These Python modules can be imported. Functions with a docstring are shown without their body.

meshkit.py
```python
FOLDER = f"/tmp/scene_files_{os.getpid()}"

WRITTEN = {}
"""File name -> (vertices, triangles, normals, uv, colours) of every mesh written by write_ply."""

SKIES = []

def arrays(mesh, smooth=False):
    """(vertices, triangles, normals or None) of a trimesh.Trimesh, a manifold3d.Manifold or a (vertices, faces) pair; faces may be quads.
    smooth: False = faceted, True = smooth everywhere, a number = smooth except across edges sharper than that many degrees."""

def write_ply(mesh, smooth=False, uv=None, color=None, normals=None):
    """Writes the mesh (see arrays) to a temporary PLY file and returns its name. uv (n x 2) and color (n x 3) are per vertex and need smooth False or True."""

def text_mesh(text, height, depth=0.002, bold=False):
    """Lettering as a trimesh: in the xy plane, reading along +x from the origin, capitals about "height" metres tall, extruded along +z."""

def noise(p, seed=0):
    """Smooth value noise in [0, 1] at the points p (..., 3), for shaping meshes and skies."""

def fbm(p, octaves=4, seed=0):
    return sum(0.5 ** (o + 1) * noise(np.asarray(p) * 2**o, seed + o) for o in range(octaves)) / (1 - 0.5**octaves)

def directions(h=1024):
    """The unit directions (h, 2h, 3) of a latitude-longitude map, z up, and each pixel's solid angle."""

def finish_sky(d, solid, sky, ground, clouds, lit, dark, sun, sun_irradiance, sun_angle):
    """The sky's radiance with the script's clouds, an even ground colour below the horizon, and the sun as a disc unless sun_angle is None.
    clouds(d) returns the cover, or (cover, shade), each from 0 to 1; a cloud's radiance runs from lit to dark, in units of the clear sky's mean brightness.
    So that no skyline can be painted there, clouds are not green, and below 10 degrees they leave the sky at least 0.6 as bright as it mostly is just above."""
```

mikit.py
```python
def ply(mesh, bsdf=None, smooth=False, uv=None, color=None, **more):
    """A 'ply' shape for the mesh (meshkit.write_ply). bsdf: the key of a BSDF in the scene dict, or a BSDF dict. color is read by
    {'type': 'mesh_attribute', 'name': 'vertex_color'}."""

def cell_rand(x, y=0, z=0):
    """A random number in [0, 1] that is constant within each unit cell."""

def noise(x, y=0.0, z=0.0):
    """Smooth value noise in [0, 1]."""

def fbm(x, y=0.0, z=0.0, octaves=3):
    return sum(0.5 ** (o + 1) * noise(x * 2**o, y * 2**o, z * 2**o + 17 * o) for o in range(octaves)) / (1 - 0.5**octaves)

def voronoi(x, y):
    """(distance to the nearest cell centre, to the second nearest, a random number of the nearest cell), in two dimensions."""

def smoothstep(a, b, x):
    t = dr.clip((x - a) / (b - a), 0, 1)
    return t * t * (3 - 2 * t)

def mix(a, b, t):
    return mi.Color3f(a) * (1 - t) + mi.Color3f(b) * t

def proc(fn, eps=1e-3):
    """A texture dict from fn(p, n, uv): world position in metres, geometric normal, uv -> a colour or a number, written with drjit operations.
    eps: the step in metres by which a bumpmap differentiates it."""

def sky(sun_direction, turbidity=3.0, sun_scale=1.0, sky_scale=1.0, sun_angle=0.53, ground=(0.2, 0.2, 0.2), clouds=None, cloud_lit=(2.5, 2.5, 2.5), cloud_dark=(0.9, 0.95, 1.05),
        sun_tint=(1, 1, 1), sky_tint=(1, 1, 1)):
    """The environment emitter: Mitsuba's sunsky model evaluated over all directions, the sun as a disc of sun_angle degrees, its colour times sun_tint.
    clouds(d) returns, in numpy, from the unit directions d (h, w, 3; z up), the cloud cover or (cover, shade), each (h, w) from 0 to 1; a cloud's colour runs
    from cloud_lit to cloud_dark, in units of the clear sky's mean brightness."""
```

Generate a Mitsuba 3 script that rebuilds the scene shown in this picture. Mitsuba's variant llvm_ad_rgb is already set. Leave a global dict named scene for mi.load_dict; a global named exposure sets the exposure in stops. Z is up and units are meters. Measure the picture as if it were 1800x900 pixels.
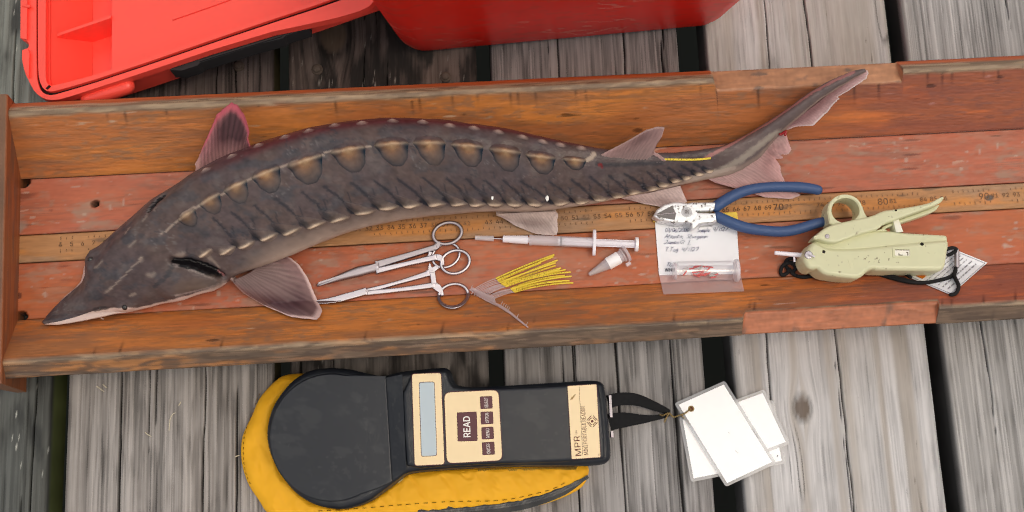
import math, random
import drjit as dr
import numpy as np, trimesh, mitsuba as mi, mikit, meshkit
from shapely.geometry import Polygon, LineString, Point
from shapely import affinity
from scipy.interpolate import PchipInterpolator, CubicSpline
from scipy.ndimage import map_coordinates, gaussian_filter1d
from scipy.spatial import cKDTree

# ---------------------------------------------------------------- camera, sky, exposure
F_PX, W_PX, H_PX = 1900.0, 1800.0, 900.0
ZF = 0.035                       # top of the trough floor above the deck
ZR = 0.082                       # rim of the trough
CAM = np.array([0.0, 0.0, ZF + 0.974])
n_cam = np.array([-48.0, 388.0, F_PX]); n_cam /= np.linalg.norm(n_cam)     # straight down, seen from the camera
_x = np.array([1.0, 0, 0]) - n_cam[0] * n_cam; _x /= np.linalg.norm(_x)
ROT = np.array([_x, np.cross(-n_cam, _x), -n_cam])                          # camera (right, down, forward) -> world
fwd, up = ROT @ [0, 0, 1.0], ROT @ [0, -1.0, 0]
scene, labels = {}, {}
scene['camera'] = {'type': 'perspective', 'fov': math.degrees(2 * math.atan(W_PX / 2 / F_PX)), 'fov_axis': 'x', 'near_clip': 0.02, 'far_clip': 500.0,
                   'to_world': mi.ScalarTransform4f().look_at(origin=CAM.tolist(), target=(CAM + fwd).tolist(), up=up.tolist())}
scene['sky_light'] = mikit.sky([0.38, -0.10, 1.0], turbidity=3, sun_scale=0.22, sun_angle=24, clouds=lambda d: (np.ones(d.shape[:2]), np.clip(1 - d[..., 2], 0, 1) ** 1.15),
                               cloud_lit=(2.62, 2.60, 2.60), cloud_dark=(.55, .57, .60))
exposure = 1.98

def at(px, py, z):
    """The world point at height z that a survey of the photograph puts at that pixel (1800 x 900)."""
    d = ROT @ np.array([px - W_PX / 2, py - H_PX / 2, F_PX])
    return CAM + d * (z - CAM[2]) / d[2]

def ats(pts, z):
    z = np.broadcast_to(z, (len(pts),))
    return np.array([at(p[0], p[1], zz) for p, zz in zip(pts, z)])

def proj(p):
    c = (np.asarray(p) - CAM) @ ROT
    return c[..., :2] / c[..., 2:] * F_PX + [W_PX / 2, H_PX / 2]

# ---------------------------------------------------------------- helpers
def S(r, g, b):
    c = np.array([r, g, b]) / 255.0
    return np.where(c <= 0.04045, c / 12.92, ((c + 0.055) / 1.055) ** 2.4)

def ss(a, b, x):
    t = np.clip((x - a) / (b - a), 0, 1)
    return t * t * (3 - 2 * t)

def lerp(a, b, t):
    t = np.asarray(t)[..., None]
    return np.asarray(a) * (1 - t) + np.asarray(b) * t

def nz(u, v, seed=0):
    u, v = np.broadcast_arrays(np.asarray(u, float), np.asarray(v, float))
    return meshkit.noise(np.stack([u, v, np.zeros_like(u) + 0.37], -1), seed)

def contour(u, v, seed, w=.06):
    """Thin wandering lines: the level lines of a noise stretched along v."""
    return ss(w, w * .25, np.abs(nz(u, v, seed) - .5))

def fb(u, v, seed=0, o=4):
    u, v = np.broadcast_arrays(np.asarray(u, float), np.asarray(v, float))
    return meshkit.fbm(np.stack([u, v, np.zeros_like(u) + 0.37], -1), o, seed)

used = {}
def key_of(name, parent=None):
    k = (parent + '__' if parent else '') + name
    n = used.get(k, 0); used[k] = n + 1
    return k if n == 0 else f'{k}_{n:03d}'

def add(name, mesh, bsdf, parent=None, label=None, cat=None, group=None, kind=None, smooth=35, color=None):
    key = key_of(name, parent)
    if color is not None and smooth not in (True, False):
        smooth = True
    scene[key] = mikit.ply(mesh, bsdf, smooth=smooth, color=color)
    tag(key, label, cat, group, kind)
    return key

def tag(key, label=None, cat=None, group=None, kind=None):
    d = {k: v for k, v in (('label', label), ('category', cat), ('group', group), ('kind', kind)) if v}
    if d: labels[key] = d

def thing(name, label, cat, group=None):
    key = key_of(name); tag(key, label, cat, group); return key

def grid_faces(n, m, closed_n=False, closed_m=False):
    i, j = np.meshgrid(np.arange(n if closed_n else n - 1), np.arange(m if closed_m else m - 1), indexing='ij')
    i2, j2 = (i + 1) % n, (j + 1) % m
    q = np.stack([i * m + j, i2 * m + j, i2 * m + j2, i * m + j2], -1).reshape(-1, 4)
    return np.vstack([q[:, [0, 1, 2]], q[:, [0, 2, 3]]])

def tm(v, f):
    return trimesh.Trimesh(np.asarray(v, float).reshape(-1, 3), f, process=False)

def join(ms):
    return trimesh.util.concatenate(list(ms))

def resample(p, n, closed=False):
    p = np.asarray(p, float)
    if closed: p = np.vstack([p, p[:1]])
    d = np.r_[0, np.cumsum(np.linalg.norm(np.diff(p, axis=0), axis=1))]
    t = np.linspace(0, d[-1], n + 1)[:-1] if closed else np.linspace(0, d[-1], n)
    return np.stack([np.interp(t, d, p[:, k]) for k in range(p.shape[1])], 1)

def smooth_path(p, n):
    p = np.asarray(p, float)
    d = np.r_[0, np.cumsum(np.linalg.norm(np.diff(p, axis=0), axis=1))]
    return CubicSpline(d, p)(np.linspace(0, d[-1], n))

def chaikin(p, k=2):
    p = np.asarray(p, float)
    for _ in range(k):
        q = np.roll(p, -1, 0)
        p = np.stack([p * .75 + q * .25, p * .25 + q * .75], 1).reshape(-1, p.shape[1])
    return p

def tube(path, r, sides=12, flat=1.0, closed=False, up=(0, 0, 1.0), cap=True):
    """A swept tube: r may vary along it; flat squeezes it along 'up'."""
    p = np.asarray(path, float); n = len(p)
    r = np.broadcast_to(np.asarray(r, float), (n,))
    t = (np.roll(p, -1, 0) - np.roll(p, 1, 0)) if closed else np.gradient(p, axis=0)
    t /= np.linalg.norm(t, axis=1, keepdims=True) + 1e-12
    a = np.cross(np.broadcast_to(up, p.shape), t)
    bad = np.linalg.norm(a, axis=1) < 1e-3
    if bad.any(): a[bad] = np.cross([1.0, 0.02, 0], t[bad])
    a /= np.linalg.norm(a, axis=1, keepdims=True)
    b = np.cross(t, a)
    ang = np.arange(sides) * 2 * np.pi / sides
    v = p[:, None] + r[:, None, None] * (np.cos(ang)[None, :, None] * a[:, None] + flat * np.sin(ang)[None, :, None] * b[:, None])
    f = grid_faces(n, sides, closed_n=closed, closed_m=True)[:, ::-1]
    v = v.reshape(-1, 3)
    if not closed and cap:
        e = np.arange(sides); e2 = (e + 1) % sides; k = len(v); L = (n - 1) * sides
        v = np.vstack([v, p[0], p[-1]])
        f = np.vstack([f, np.stack([e, np.full(sides, k), e2], 1)[:, ::-1], np.stack([e + L, e2 + L, np.full(sides, k + 1)], 1)[:, ::-1]])
    m = tm(v, f)
    if m.volume < 0: m.invert()
    return m

def round_tube(path, r, sides=14, ends=5, **k):
    """A tube with rounded ends."""
    p = np.asarray(path, float); r = np.broadcast_to(np.asarray(r, float), (len(p),)).copy()
    th = np.linspace(0, np.pi / 2, ends)[:-1]
    d0, d1 = p[0] - p[1], p[-1] - p[-2]; d0 /= np.linalg.norm(d0); d1 /= np.linalg.norm(d1)
    P = [p[0] + d0 * r[0] * math.cos(x) for x in th] + list(p) + [p[-1] + d1 * r[-1] * math.cos(x) for x in th[::-1]]
    R = [max(r[0] * math.sin(x), 1e-6) for x in th] + list(r) + [max(r[-1] * math.sin(x), 1e-6) for x in th[::-1]]
    return tube(P, R, sides, **k)

def tri_poly(poly):
    v, f = trimesh.creation.triangulate_polygon(poly, engine='earcut')
    return np.asarray(v), np.asarray(f)

def prism(poly, z0, z1):
    polys = list(getattr(poly, 'geoms', [poly]))
    out = []
    for g in polys:
        if g.area < 1e-10: continue
        m = trimesh.creation.extrude_polygon(g, z1 - z0, engine='earcut'); m.apply_translation([0, 0, z0]); out.append(m)
    return join(out)

def slab(outline, z0, z1, r=0.001, n=4, bottom_r=0.0, draft=0.0):
    """A solid from an xy outline (k x 2) with a rounded upper edge of radius r; draft widens the foot."""
    p = np.asarray(outline, float)[:, :2]
    if Polygon(p).exterior.is_ccw is False: p = p[::-1]
    t = np.roll(p, -1, 0) - np.roll(p, 1, 0)
    nrm = np.stack([t[:, 1], -t[:, 0]], 1); nrm /= np.linalg.norm(nrm, axis=1, keepdims=True) + 1e-12
    prof = []
    if bottom_r:
        for a in np.linspace(0, np.pi / 2, n): prof.append((bottom_r * (1 - math.sin(a)), z0 + bottom_r * (1 - math.cos(a))))
    else: prof.append((-draft, z0))
    for a in np.linspace(0, np.pi / 2, n + 1): prof.append((r * (1 - math.cos(a)), z1 - r + r * math.sin(a)))
    rings = [np.c_[p - nrm * i, np.full(len(p), z)] for i, z in prof]
    v = np.vstack(rings); k = len(p)
    f = grid_faces(len(rings), k, closed_m=True)[:, ::-1]
    top, bot = rings[-1], rings[0]
    ft = tri_poly(Polygon(top[:, :2]).buffer(0)) if False else None
    import mapbox_earcut as ec
    try: tf = ec.triangulate_float64(top[:, :2], np.array([k], np.uint32)).reshape(-1, 3).astype(int)
    except TypeError: tf = ec.triangulate_float64(top[:, :2], [k]).reshape(-1, 3).astype(int)
    tf = tf if np.cross(top[tf[:, 1]] - top[tf[:, 0]], top[tf[:, 2]] - top[tf[:, 0]])[:, 2].sum() > 0 else tf[:, ::-1]
    o = (len(rings) - 1) * k
    f = np.vstack([f, tf + o, tf[:, ::-1]])
    m = tm(v, f)
    if m.volume < 0: m.invert()
    return m

def px_slab(px, z0, z1, r=0.001, k=0, **kw):
    """slab() on an outline surveyed at its upper face."""
    p = ats(px, z1)[:, :2]
    if k: p = chaikin(p, k)
    return slab(p, z0, z1, r, **kw)

def rrect_px(c4, r_px, n=5):
    """Four corner pixels -> an outline with round corners."""
    c = np.asarray(c4, float); out = []
    for i in range(4):
        a, b, d = c[i - 1], c[i], c[(i + 1) % 4]
        u, w = (a - b) / np.linalg.norm(a - b), (d - b) / np.linalg.norm(d - b)
        for t in np.linspace(0, 1, n): out.append(b + u * r_px * (1 - t) ** 2 + w * r_px * t ** 2)
    return np.array(out)

def lathe(p0, p1, prof, sides=28):
    """prof: (fraction along p0-p1, radius)."""
    p0, p1 = np.asarray(p0, float), np.asarray(p1, float)
    pts = np.array([p0 + (p1 - p0) * t for t, _ in prof]); r = np.array([max(x, 1e-6) for _, x in prof])
    d = (p1 - p0) / np.linalg.norm(p1 - p0)
    a = np.cross([0, 0, 1.0] if abs(d[2]) < .9 else [1.0, 0, 0], d); a /= np.linalg.norm(a); b = np.cross(d, a)
    ang = np.arange(sides) * 2 * np.pi / sides
    v = pts[:, None] + r[:, None, None] * (np.cos(ang)[None, :, None] * a + np.sin(ang)[None, :, None] * b)
    f = grid_faces(len(pts), sides, closed_m=True)
    m = tm(v, f)
    n = np.cross(v.reshape(-1, 3)[f[:, 1]] - v.reshape(-1, 3)[f[:, 0]], v.reshape(-1, 3)[f[:, 2]] - v.reshape(-1, 3)[f[:, 0]])
    c = v.reshape(-1, 3)[f].mean(1); out = ((c - p0) - ((c - p0) @ d)[:, None] * d)
    if (n * out).sum() < 0: m.invert()
    return m

def disc(c, r, h, sides=24, bev=0.25):
    a = np.arange(sides) * 2 * np.pi / sides
    return slab(np.c_[c[0] + r * np.cos(a), c[1] + r * np.sin(a)], c[2], c[2] + h, min(h * .6, r * bev), 3)

def lay_text(text, p, q, height, z_depth=0.00012, bold=False, slant=0.0, width=None, jitter=0, seed=0):
    """Lettering lying flat, from the world point p towards q; height in metres; width squeezes it to that length."""
    if jitter:
        rng = random.Random(seed); ms, x = [], 0.0
        for ch in text:
            if ch == ' ': x += height * .55; continue
            m = meshkit.text_mesh(ch, height * rng.uniform(.85, 1.2), z_depth, bold)
            w = m.bounds[1][0]
            m.apply_transform(trimesh.transformations.rotation_matrix(rng.uniform(-.12, .12), [0, 0, 1]))
            m.apply_translation([x, rng.uniform(-.08, .08) * height, 0]); ms.append(m); x += w * .92 + height * .10
        m = join(ms)
    else:
        m = meshkit.text_mesh(text, height, z_depth, bold)
    v = np.array(m.vertices); v[:, 0] -= v[:, 0].min(); v[:, 0] += slant * v[:, 1]
    if width: v[:, 0] *= width / max(v[:, 0].max(), 1e-9)
    ex = np.asarray(q, float)[:2] - np.asarray(p, float)[:2]; ex /= np.linalg.norm(ex); ey = np.array([-ex[1], ex[0]])
    w = np.empty_like(v); w[:, :2] = np.asarray(p)[:2] + v[:, :1] * ex + v[:, 1:2] * ey; w[:, 2] = p[2] + v[:, 2]
    return tm(w, m.faces)

# ---------------------------------------------------------------- materials
dr_abs = dr.abs
def rgb(c): return {'type': 'rgb', 'value': [float(x) for x in c]}
VC = {'type': 'mesh_attribute', 'name': 'vertex_color'}
def mat(name, d): scene[name] = d; return name
def two(d): return {'type': 'twosided', 'bsdf': d}
def princ(c, rough=0.5, spec=0.5, **k):
    return {'type': 'principled', 'base_color': c if isinstance(c, dict) else rgb(c), 'roughness': rough, 'specular': spec, **k}
def bump(d, fn, scale, eps=4e-4): return {'type': 'bumpmap', 'arbitrary': mikit.proc(fn, eps), 'scale': scale, 'bsdf': d}

mat('m_deck', two(princ(VC, 0.9, 0.15)))
mat('m_varnish', two(bump(princ(VC, 0.48, 0.4), lambda p, n, uv: mikit.fbm(p.x * 120, p.y * 700, p.z * 700, 3), 0.0006)))
mat('m_paint', two(bump(princ(VC, 0.55, 0.4), lambda p, n, uv: mikit.fbm(p.x * 160, p.y * 600, p.z * 300, 3), 0.0005)))
mat('m_skin', two(bump(princ(VC, 0.34, 0.16, clearcoat=.16, clearcoat_gloss=.92), lambda p, n, uv: mikit.fbm(p.x * 900, p.y * 900, p.z * 900, 2), 0.0004)))
mat('m_scute', two(bump(princ(VC, 0.38, 0.18), lambda p, n, uv: mikit.fbm(p.x * 1100, p.y * 1100, p.z * 1100, 2), 0.0005)))
mat('m_fin', two(princ(VC, 0.42, 0.18)))
mat('m_dark', two({'type': 'diffuse', 'reflectance': rgb((.012, .011, .010))}))
mat('m_ground', two({'type': 'diffuse', 'reflectance': rgb((.03, .032, .028))}))
mat('m_joist', two({'type': 'diffuse', 'reflectance': rgb((.05, .045, .038))}))
mat('m_ink', two({'type': 'diffuse', 'reflectance': rgb((.03, .028, .05))}))
mat('m_numeral', two({'type': 'diffuse', 'reflectance': rgb((.11, .066, .041))}))
mat('m_wornnumeral', two({'type': 'diffuse', 'reflectance': rgb((.20, .115, .068))}))
mat('m_red', two(princ((.72, .022, .010), .34, .5)))
mat('m_redlid', two(princ((.86, .075, .050), .38, .5)))
mat('m_rubber', two(princ((.02, .02, .022), .6, .4)))
# ================================================================ THE SETTING: ground and deck
gs = 200.0
add('ground', tm([[-gs, -gs, -1.2], [gs, -gs, -1.2], [gs, gs, -1.2], [-gs, gs, -1.2]], np.array([[0, 1, 2], [0, 2, 3]])), 'm_ground',
    label='dark ground below the deck, seen black through the gaps', kind='structure', smooth=False)
D1 = ROT @ np.array([-430.0, -9350.0, F_PX]); D1 /= np.linalg.norm(D1); D1[2] = 0; D1 /= np.linalg.norm(D1)   # along the deck planks
N1 = np.array([D1[1], -D1[0], 0])                                                                          # across them, to the right

def plank_mesh(eL, eR, tone, seed, knots=(), cracks=6, rough=1.0, far=False):
    """One weathered plank from the cross-deck offset eL to eR; the grain is relief and colour computed along it."""
    rng = np.random.default_rng(seed)
    w = eR - eL
    cu = np.linspace(0, w, 24 if far else int(w / 0.00075))
    rows = np.r_[np.linspace(-1.3, -.16, 14)[:-1], np.arange(-.16, .64, .02 if far else .0042), np.linspace(.64, 1.7, 14)]
    u, v = np.meshgrid(cu, rows, indexing='xy')                            # rows x cols
    uw = u + 0.004 * (fb(u * 9 + seed, v * 1.6, seed, 3) - .5) + .0016 * (nz(u * 40, v * 7, seed + 5) - .5) + .0007 * (nz(u * 150, v * 22, seed + 35) - .5)
    halo = np.zeros_like(u); core = np.zeros_like(u); ringk = np.zeros_like(u)
    for (ku, kv, kr) in knots:
        du, dv = u - ku, (v - kv)
        d = np.hypot(du, dv * .72)
        uw = uw + np.sign(du + 1e-9) * kr * 1.1 * np.exp(-(d / (kr * 2.3)) ** 2) * -1
        halo = np.maximum(halo, np.exp(-(d / (kr * 2.2)) ** 2)); core = np.maximum(core, ss(kr * 1.05, kr * .8, d))
        ringk = np.maximum(ringk, np.exp(-((d - kr * 1.15) / (kr * .22)) ** 2))
    rf = tone['rings']
    phase = uw * rf + 1.3 * (fb(uw * 14, v * .9, seed + 2, 2) - .5) * rf * .03
    ring = np.clip(1.25 * (.62 * nz(phase * 2.1, v * .8, seed + 30) + .38 * nz(phase * 5.3, v * 1.7, seed + 31)) - .12, 0, 1)   # early and late wood, uneven widths
    lines = ss(.20, .06, nz(phase * 3.1, v * 1.1, seed + 32)) * ss(.35, .6, fb(u * 30, v * 5, seed + 33, 2))
    fine = .6 * nz(uw * 900, v * 5, seed + 3) + .4 * nz(uw * 1500, v * 16, seed + 4)
    mid = fb(uw * 160, v * 2.2, seed + 6, 3)
    broad = fb(u * 10, v * 2.5, seed + 7, 3)
    blot = fb(u * 75, v * 26, seed + 8, 4)
    # checks: long dark splits with real depth
    crack = np.zeros_like(u)
    for k in range(cracks):
        c0 = rng.uniform(.05, .95) * w; v0 = rng.uniform(-.1, .5); L = rng.uniform(.04, .26); hw = rng.uniform(.0003, .0011)
        cx = c0 + .007 * (fb(v * 6 + k, 0 * v, seed + 20 + k, 3) - .5) + .0022 * (fb(v * 32 + k, 0 * v, seed + 60 + k, 3) - .5) + .05 * rng.uniform(-.3, .3) * (v - v0)
        taper = np.clip(1 - ((v - v0) / L) ** 2, 0, 1)
        crack = np.maximum(crack, ss(1.5, .5, np.abs(uw - cx) / (hw * taper + 1e-5)) * (taper > 0.02))
    val = 1 + tone['ring_amt'] * (ring - .45) + tone['fine_amt'] * (fine - .5) + .9 * tone['mid_amt'] * (mid - .5) + tone['broad_amt'] * (broad - .5)
    g1 = contour(uw * 95 + 40, v * 2.2, seed + 70, .055) * (.35 + .65 * nz(u * 40, v * 6, seed + 71))
    g2 = contour(uw * 210, v * 4.5, seed + 72, .09) * ss(.3, .7, nz(u * 60, v * 9, seed + 73))
    g3 = contour(uw * 420, v * 11, seed + 74, .12) * ss(.35, .65, nz(u * 90, v * 30, seed + 75))
    g4 = contour(uw * 640 + .3 * nz(u * 200, v * 60, seed + 78), v * 20, seed + 79, .16) * ss(.3, .6, nz(u * 130, v * 40, seed + 84))
    grain = np.clip(.50 * g1 + .50 * g2 + .55 * g3 + .45 * g4, 0, 1)
    lite = ss(.62, .85, nz(uw * 330, v * 6, seed + 76)) * .5 + ss(.6, .9, nz(uw * 640, v * 24, seed + 77)) * .4
    val = val - (.26 * lines + .60 * grain) * tone.get('line_amt', .8) + .42 * lite * tone['fine_amt']
    col = np.asarray(tone['base']) * np.clip(val, .2, 1.9)[..., None]
    if 'veins' in tone:
        col = lerp(col, np.array((.33, .285, .24)), ss(.22, .03, np.abs(nz(uw * 62 + 11, v * 1.3, seed + 80) - .5)) * (.3 + .5 * nz(u * 30, v * 5, seed + 81)))
        shortc = contour(uw * 150, v * 9, seed + 82, .035) * ss(.55, .75, nz(uw * 55, v * 14, seed + 83))
        col = col * (1 - .72 * shortc)[..., None]
    if 'far' in tone: col = lerp(col, col * np.array(tone['far']), ss(.26, .34, v))  # far end: own plank tone, plus shade near the boxes put into the colour
    col = lerp(col, np.asarray(tone['warm']), np.clip(1.6 * (fb(u * 22, v * 3, seed + 9, 3) - .45), 0, 1) * tone.get('warm_amt', .35))
    dk = ss(tone.get('stain_lo', .55), tone.get('stain_lo', .55) + .12, .6 * blot + .4 * fb(u * 18, v * 9, seed + 10, 3) + .12 * (fine - .5))
    col = lerp(col, np.array(tone.get('stain', (.03, .03, .03))), dk * tone.get('stain_amt', 0))
    sp = (nz(u * 650, v * 280, seed + 11) > tone.get('fleck_thr', .82)) & (fb(u * 30, v * 14, seed + 12, 2) > .5)
    col = lerp(col, np.array(tone.get('fleck', (.4, .4, .38))), sp * tone.get('fleck_amt', 0.0))
    pit = ss(.83, .93, nz(uw * 520, v * 95, seed + 13)) * (nz(u * 20, v * 8, seed + 14) > .42)
    col = col * (1 - .55 * pit * tone.get('pit', .6))[..., None]
    col = lerp(col, np.array((.10, .07, .05)), core * .85); col = lerp(col, col * 1.12, halo * .6); col = col * (1 - .45 * ringk)[..., None]
    col = col * (1 - .9 * crack)[..., None]
    edge = np.minimum(u, w - u)
    col = lerp(col, col * .72, ss(.006, .0, edge + .004 * (nz(u * 0 + seed, v * 40, seed + 15) - .5)))
    z = -rough * (.00055 * (1 - ring) * ss(.2, .5, mid) + .0003 * (1 - fine)) - .0032 * crack - .0007 * lines - .0007 * grain + .0003 * lite - .0004 * pit + .0016 * (broad - .5) - .0008 * core
    z -= .0028 * (1 - np.sqrt(np.clip(1 - np.clip(1 - edge / .0035, 0, 1) ** 2, 0, 1)))
    z -= .0006
    # sides and underside
    n, m = u.shape
    T = .042
    side = np.asarray(tone['base']) * tone.get('side', .16) * np.array(tone.get('moss', (1, 1, 1)))
    wob = .0012 * (nz(v[:, :1] * 9, 0 * v[:, :1], seed + 16) - .5)
    Uall = np.hstack([np.full((n, 1), .002), np.zeros((n, 2)) + wob, u + wob, np.full((n, 2), w) + wob, np.full((n, 1), w - .002)])
    Zall = np.hstack([np.full((n, 1), -T), np.full((n, 1), -T + .002), np.full((n, 1), -.012), z, np.full((n, 1), -.012), np.full((n, 1), -T + .002), np.full((n, 1), -T)])
    vv = v[:, :1]
    Vall = np.repeat(vv, m + 6, 1)
    sc = np.broadcast_to(side, (n, 3, 3)) * (.7 + .6 * nz(vv * 60, vv * 0 + 1, seed + 17))[..., None]
    Call = np.concatenate([sc, col, sc], 1)
    P = (eL + Uall)[..., None] * N1 + Vall[..., None] * D1; P[..., 2] = Zall
    return tm(P, grid_faces(n, m + 6)[:, ::-1]), np.clip(Call, .004, .95).reshape(-1, 3)

def off(px, py):  # offset across the deck of a survey point on its surface
    return float(at(px, py, 0.0) @ N1)
def uv_of(px, py, e0):
    p = at(px, py, 0.0); return float(p @ N1) - e0, float(p @ D1)

E = [(None, off(84, 780)), (off(115, 780), off(479, 380)), (off(507, 380), off(848, 380)), (off(874, 380), off(1222, 450)), (off(1275, 465), off(1611, 445)), (off(1641, 455), None)]
PITCH = .21
E[0] = (E[0][1] - .195, E[0][1]); E[5] = (E[5][0], E[5][0] + .195)
ash = (.30, .285, .28)
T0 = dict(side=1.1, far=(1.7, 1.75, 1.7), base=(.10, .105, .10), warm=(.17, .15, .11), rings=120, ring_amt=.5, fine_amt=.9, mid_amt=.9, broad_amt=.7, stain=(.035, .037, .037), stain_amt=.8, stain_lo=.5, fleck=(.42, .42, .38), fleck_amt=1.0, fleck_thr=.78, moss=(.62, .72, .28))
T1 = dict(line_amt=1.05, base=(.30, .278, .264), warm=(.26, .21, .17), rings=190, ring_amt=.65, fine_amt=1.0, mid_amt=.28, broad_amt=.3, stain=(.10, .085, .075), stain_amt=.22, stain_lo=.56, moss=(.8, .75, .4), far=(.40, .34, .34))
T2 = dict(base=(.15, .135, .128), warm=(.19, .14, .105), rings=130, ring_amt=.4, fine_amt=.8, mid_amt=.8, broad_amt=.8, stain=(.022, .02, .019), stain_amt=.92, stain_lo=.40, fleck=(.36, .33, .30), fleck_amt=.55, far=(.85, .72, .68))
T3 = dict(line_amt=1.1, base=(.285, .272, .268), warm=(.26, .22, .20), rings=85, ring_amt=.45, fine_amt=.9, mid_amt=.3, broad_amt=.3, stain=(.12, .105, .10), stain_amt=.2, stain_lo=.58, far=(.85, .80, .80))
T4 = dict(line_amt=.55, base=(.50, .486, .486), veins=1, warm=(.44, .40, .34), rings=55, ring_amt=.26, fine_amt=.5, mid_amt=.25, broad_amt=.25, stain=(.30, .285, .26), stain_amt=.3, stain_lo=.55, pit=1.0)
T5 = dict(base=(.335, .325, .32), warm=(.36, .32, .27), rings=260, ring_amt=.95, fine_amt=.5, mid_amt=.5, broad_amt=.3, stain=(.2, .19, .18), stain_amt=.3, stain_lo=.6)
deck_joists = []
for c in (-.9, -.3, .345, .95, 1.5):
    b = trimesh.creation.box((3.4, .05, .16)); M4 = np.eye(4); M4[:3, 0], M4[:3, 1] = N1, D1; M4[:3, 3] = D1 * c + [0, 0, -.125]
    b.apply_transform(M4); deck_joists.append(b)
deck = add('wooden_deck', join(deck_joists), 'm_joist', label='weathered grey plank deck under the trough and the boxes', kind='structure', smooth=False)
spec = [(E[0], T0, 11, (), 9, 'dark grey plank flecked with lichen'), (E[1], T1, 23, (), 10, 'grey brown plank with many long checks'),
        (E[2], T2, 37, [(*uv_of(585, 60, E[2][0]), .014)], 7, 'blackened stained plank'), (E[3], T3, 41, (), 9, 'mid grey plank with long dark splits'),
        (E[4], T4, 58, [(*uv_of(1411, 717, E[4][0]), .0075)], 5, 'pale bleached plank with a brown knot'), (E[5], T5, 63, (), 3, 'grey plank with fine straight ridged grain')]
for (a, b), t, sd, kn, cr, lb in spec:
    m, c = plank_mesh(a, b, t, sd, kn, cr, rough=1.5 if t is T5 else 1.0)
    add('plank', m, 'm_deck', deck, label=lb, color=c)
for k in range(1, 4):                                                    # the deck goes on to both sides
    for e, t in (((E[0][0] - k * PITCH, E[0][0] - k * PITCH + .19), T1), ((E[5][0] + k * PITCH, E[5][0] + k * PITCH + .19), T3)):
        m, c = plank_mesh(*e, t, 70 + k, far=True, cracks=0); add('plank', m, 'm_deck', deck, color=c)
mat('m_bolt', two(princ((.10, .075, .06), .7, .4)))
for (bx, by, r) in ((419, 115, .0040), (557, 121, .0042), (783, 134, .0040)):
    p = at(bx, by, 0.001); add('bolt', join([disc(p - [0, 0, .004], r * 1.35, .0036, 24), disc(p - [0, 0, .001], r, .0035, 24, .5)]), 'm_bolt', deck)
rng = random.Random(5)
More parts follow.
